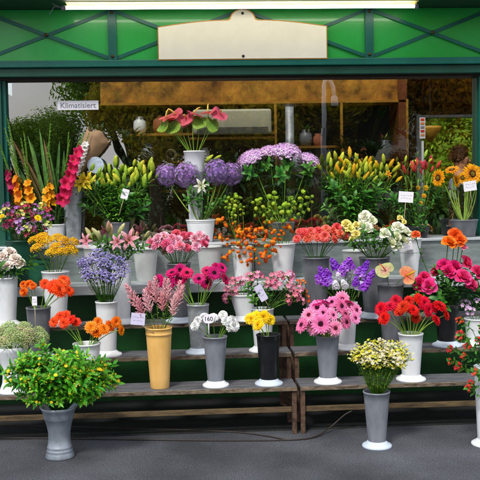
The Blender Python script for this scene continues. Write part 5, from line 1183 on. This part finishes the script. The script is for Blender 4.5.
lily(v, (384, 172, -.06), [(388, 174, -.1, P_bor, (.4, -1, .2))], ('open orange lily at the right of the yellow buds', 'flower'), nleaf=5, size=.6)
v = vase('cone', 418, 226, 246, 24, 18, 5, M_black, None, 'black bucket of red lily buds on the sill')
mt = ('lily stem with coral red buds in the black sill bucket', 'flower', 'red budded lilies in the black sill bucket')
lilies(v, [(x, y, dy, T3[:3]) for x, y, dy in [(411, 178, 0), (418, 176, -.02), (427, 178, .0), (432, 174, .02)]], mt, B_red, P_bor, 1.0, nleaf=9, L_=.09)
lilies(v, [(424, 168, .03, T3[:3]), (405, 172, .03, T3[:3])], ('lily stem with pale green buds behind the red buds', 'flower', 'pale budded lilies in the black sill bucket'), B_grn, P_byl, .8, nleaf=9)
bunch('yarrow', P_yar, v, [(424, 196, -.06, .7), (418, 188, -.04, .6), (426, 188, -.05, .6), (421, 203, -.05, .6)], .03, .7, ('golden button flower cluster below the red lily buds', 'flower', 'golden clusters in the black sill bucket'), (.5, 1, .5), stem=(.002, GR, GR))
greens(v, [(398, 206), (406, 212), (414, 208), (428, 210), (434, 200), (402, 216)], .05, ('narrow leaf sprig in the black sill bucket', 'leaf sprig', 'leaves in the black sill bucket'), size=.9)
card(406, 197, v['Y']-.1, 15, 11, M_card, 'large white price card on a stick left of the sunflowers', tilt=.08, stick=.3)
v = vase('cone', 464, 219.5, 252, 28, 22, 5, M_dgrey, None, 'dark grey bucket of sunflowers at the right end of the sill', name='bucket', cat='bucket')
for i, (x, y, dy, s, f, lb) in enumerate([(438.5, 178, -.02, 1.0, (-1, -.6, .1), 'leftmost sunflower turned to the side'), (452, 170, .0, .9, (-.3, -.4, .9), 'sunflower tilted up at the top left'), (456, 181, .0, .8, (.8, -.6, .2), 'small sunflower facing right near the middle'), (463, 178, .02, .8, (-.7, -.7, .3), 'sunflower half hidden behind the big one'), (472, 174, -.07, 1.15, (.25, -1, .2), 'biggest sunflower facing front at the right edge'), (474, 167, .03, .9, (.3, -.3, 1), 'sunflower tilted up behind the biggest one'), (482, 178, .0, 1, (.8, -.7, .3), 'sunflower cut by the right edge of the photo')]):
    flower('sunflower', P_sun, v, x, y, dy, s, f, (lb, 'flower', 'sunflowers in the dark grey bucket'), stem=(.006, GY, GL)) if False else flower('sunflower', P_sun[i % 2], v, x, y, dy, s, f, (lb, 'flower', 'sunflowers in the dark grey bucket'), stem=(.006, GY, GL))
for x in (450, 458, 467, 476): flower('sunflower_stalk', None, v, x, 190, .04, 1, (0, 0, 1), ('pale sunflower stalk rising from the dark grey bucket', 'stalk', 'sunflower stalks in the dark grey bucket'), stem=(.0055, GY, GY))
card(470, 186, v['Y']-.12, 14, 10, M_card, 'white price card under the biggest sunflower', tilt=-.12, stick=.1)
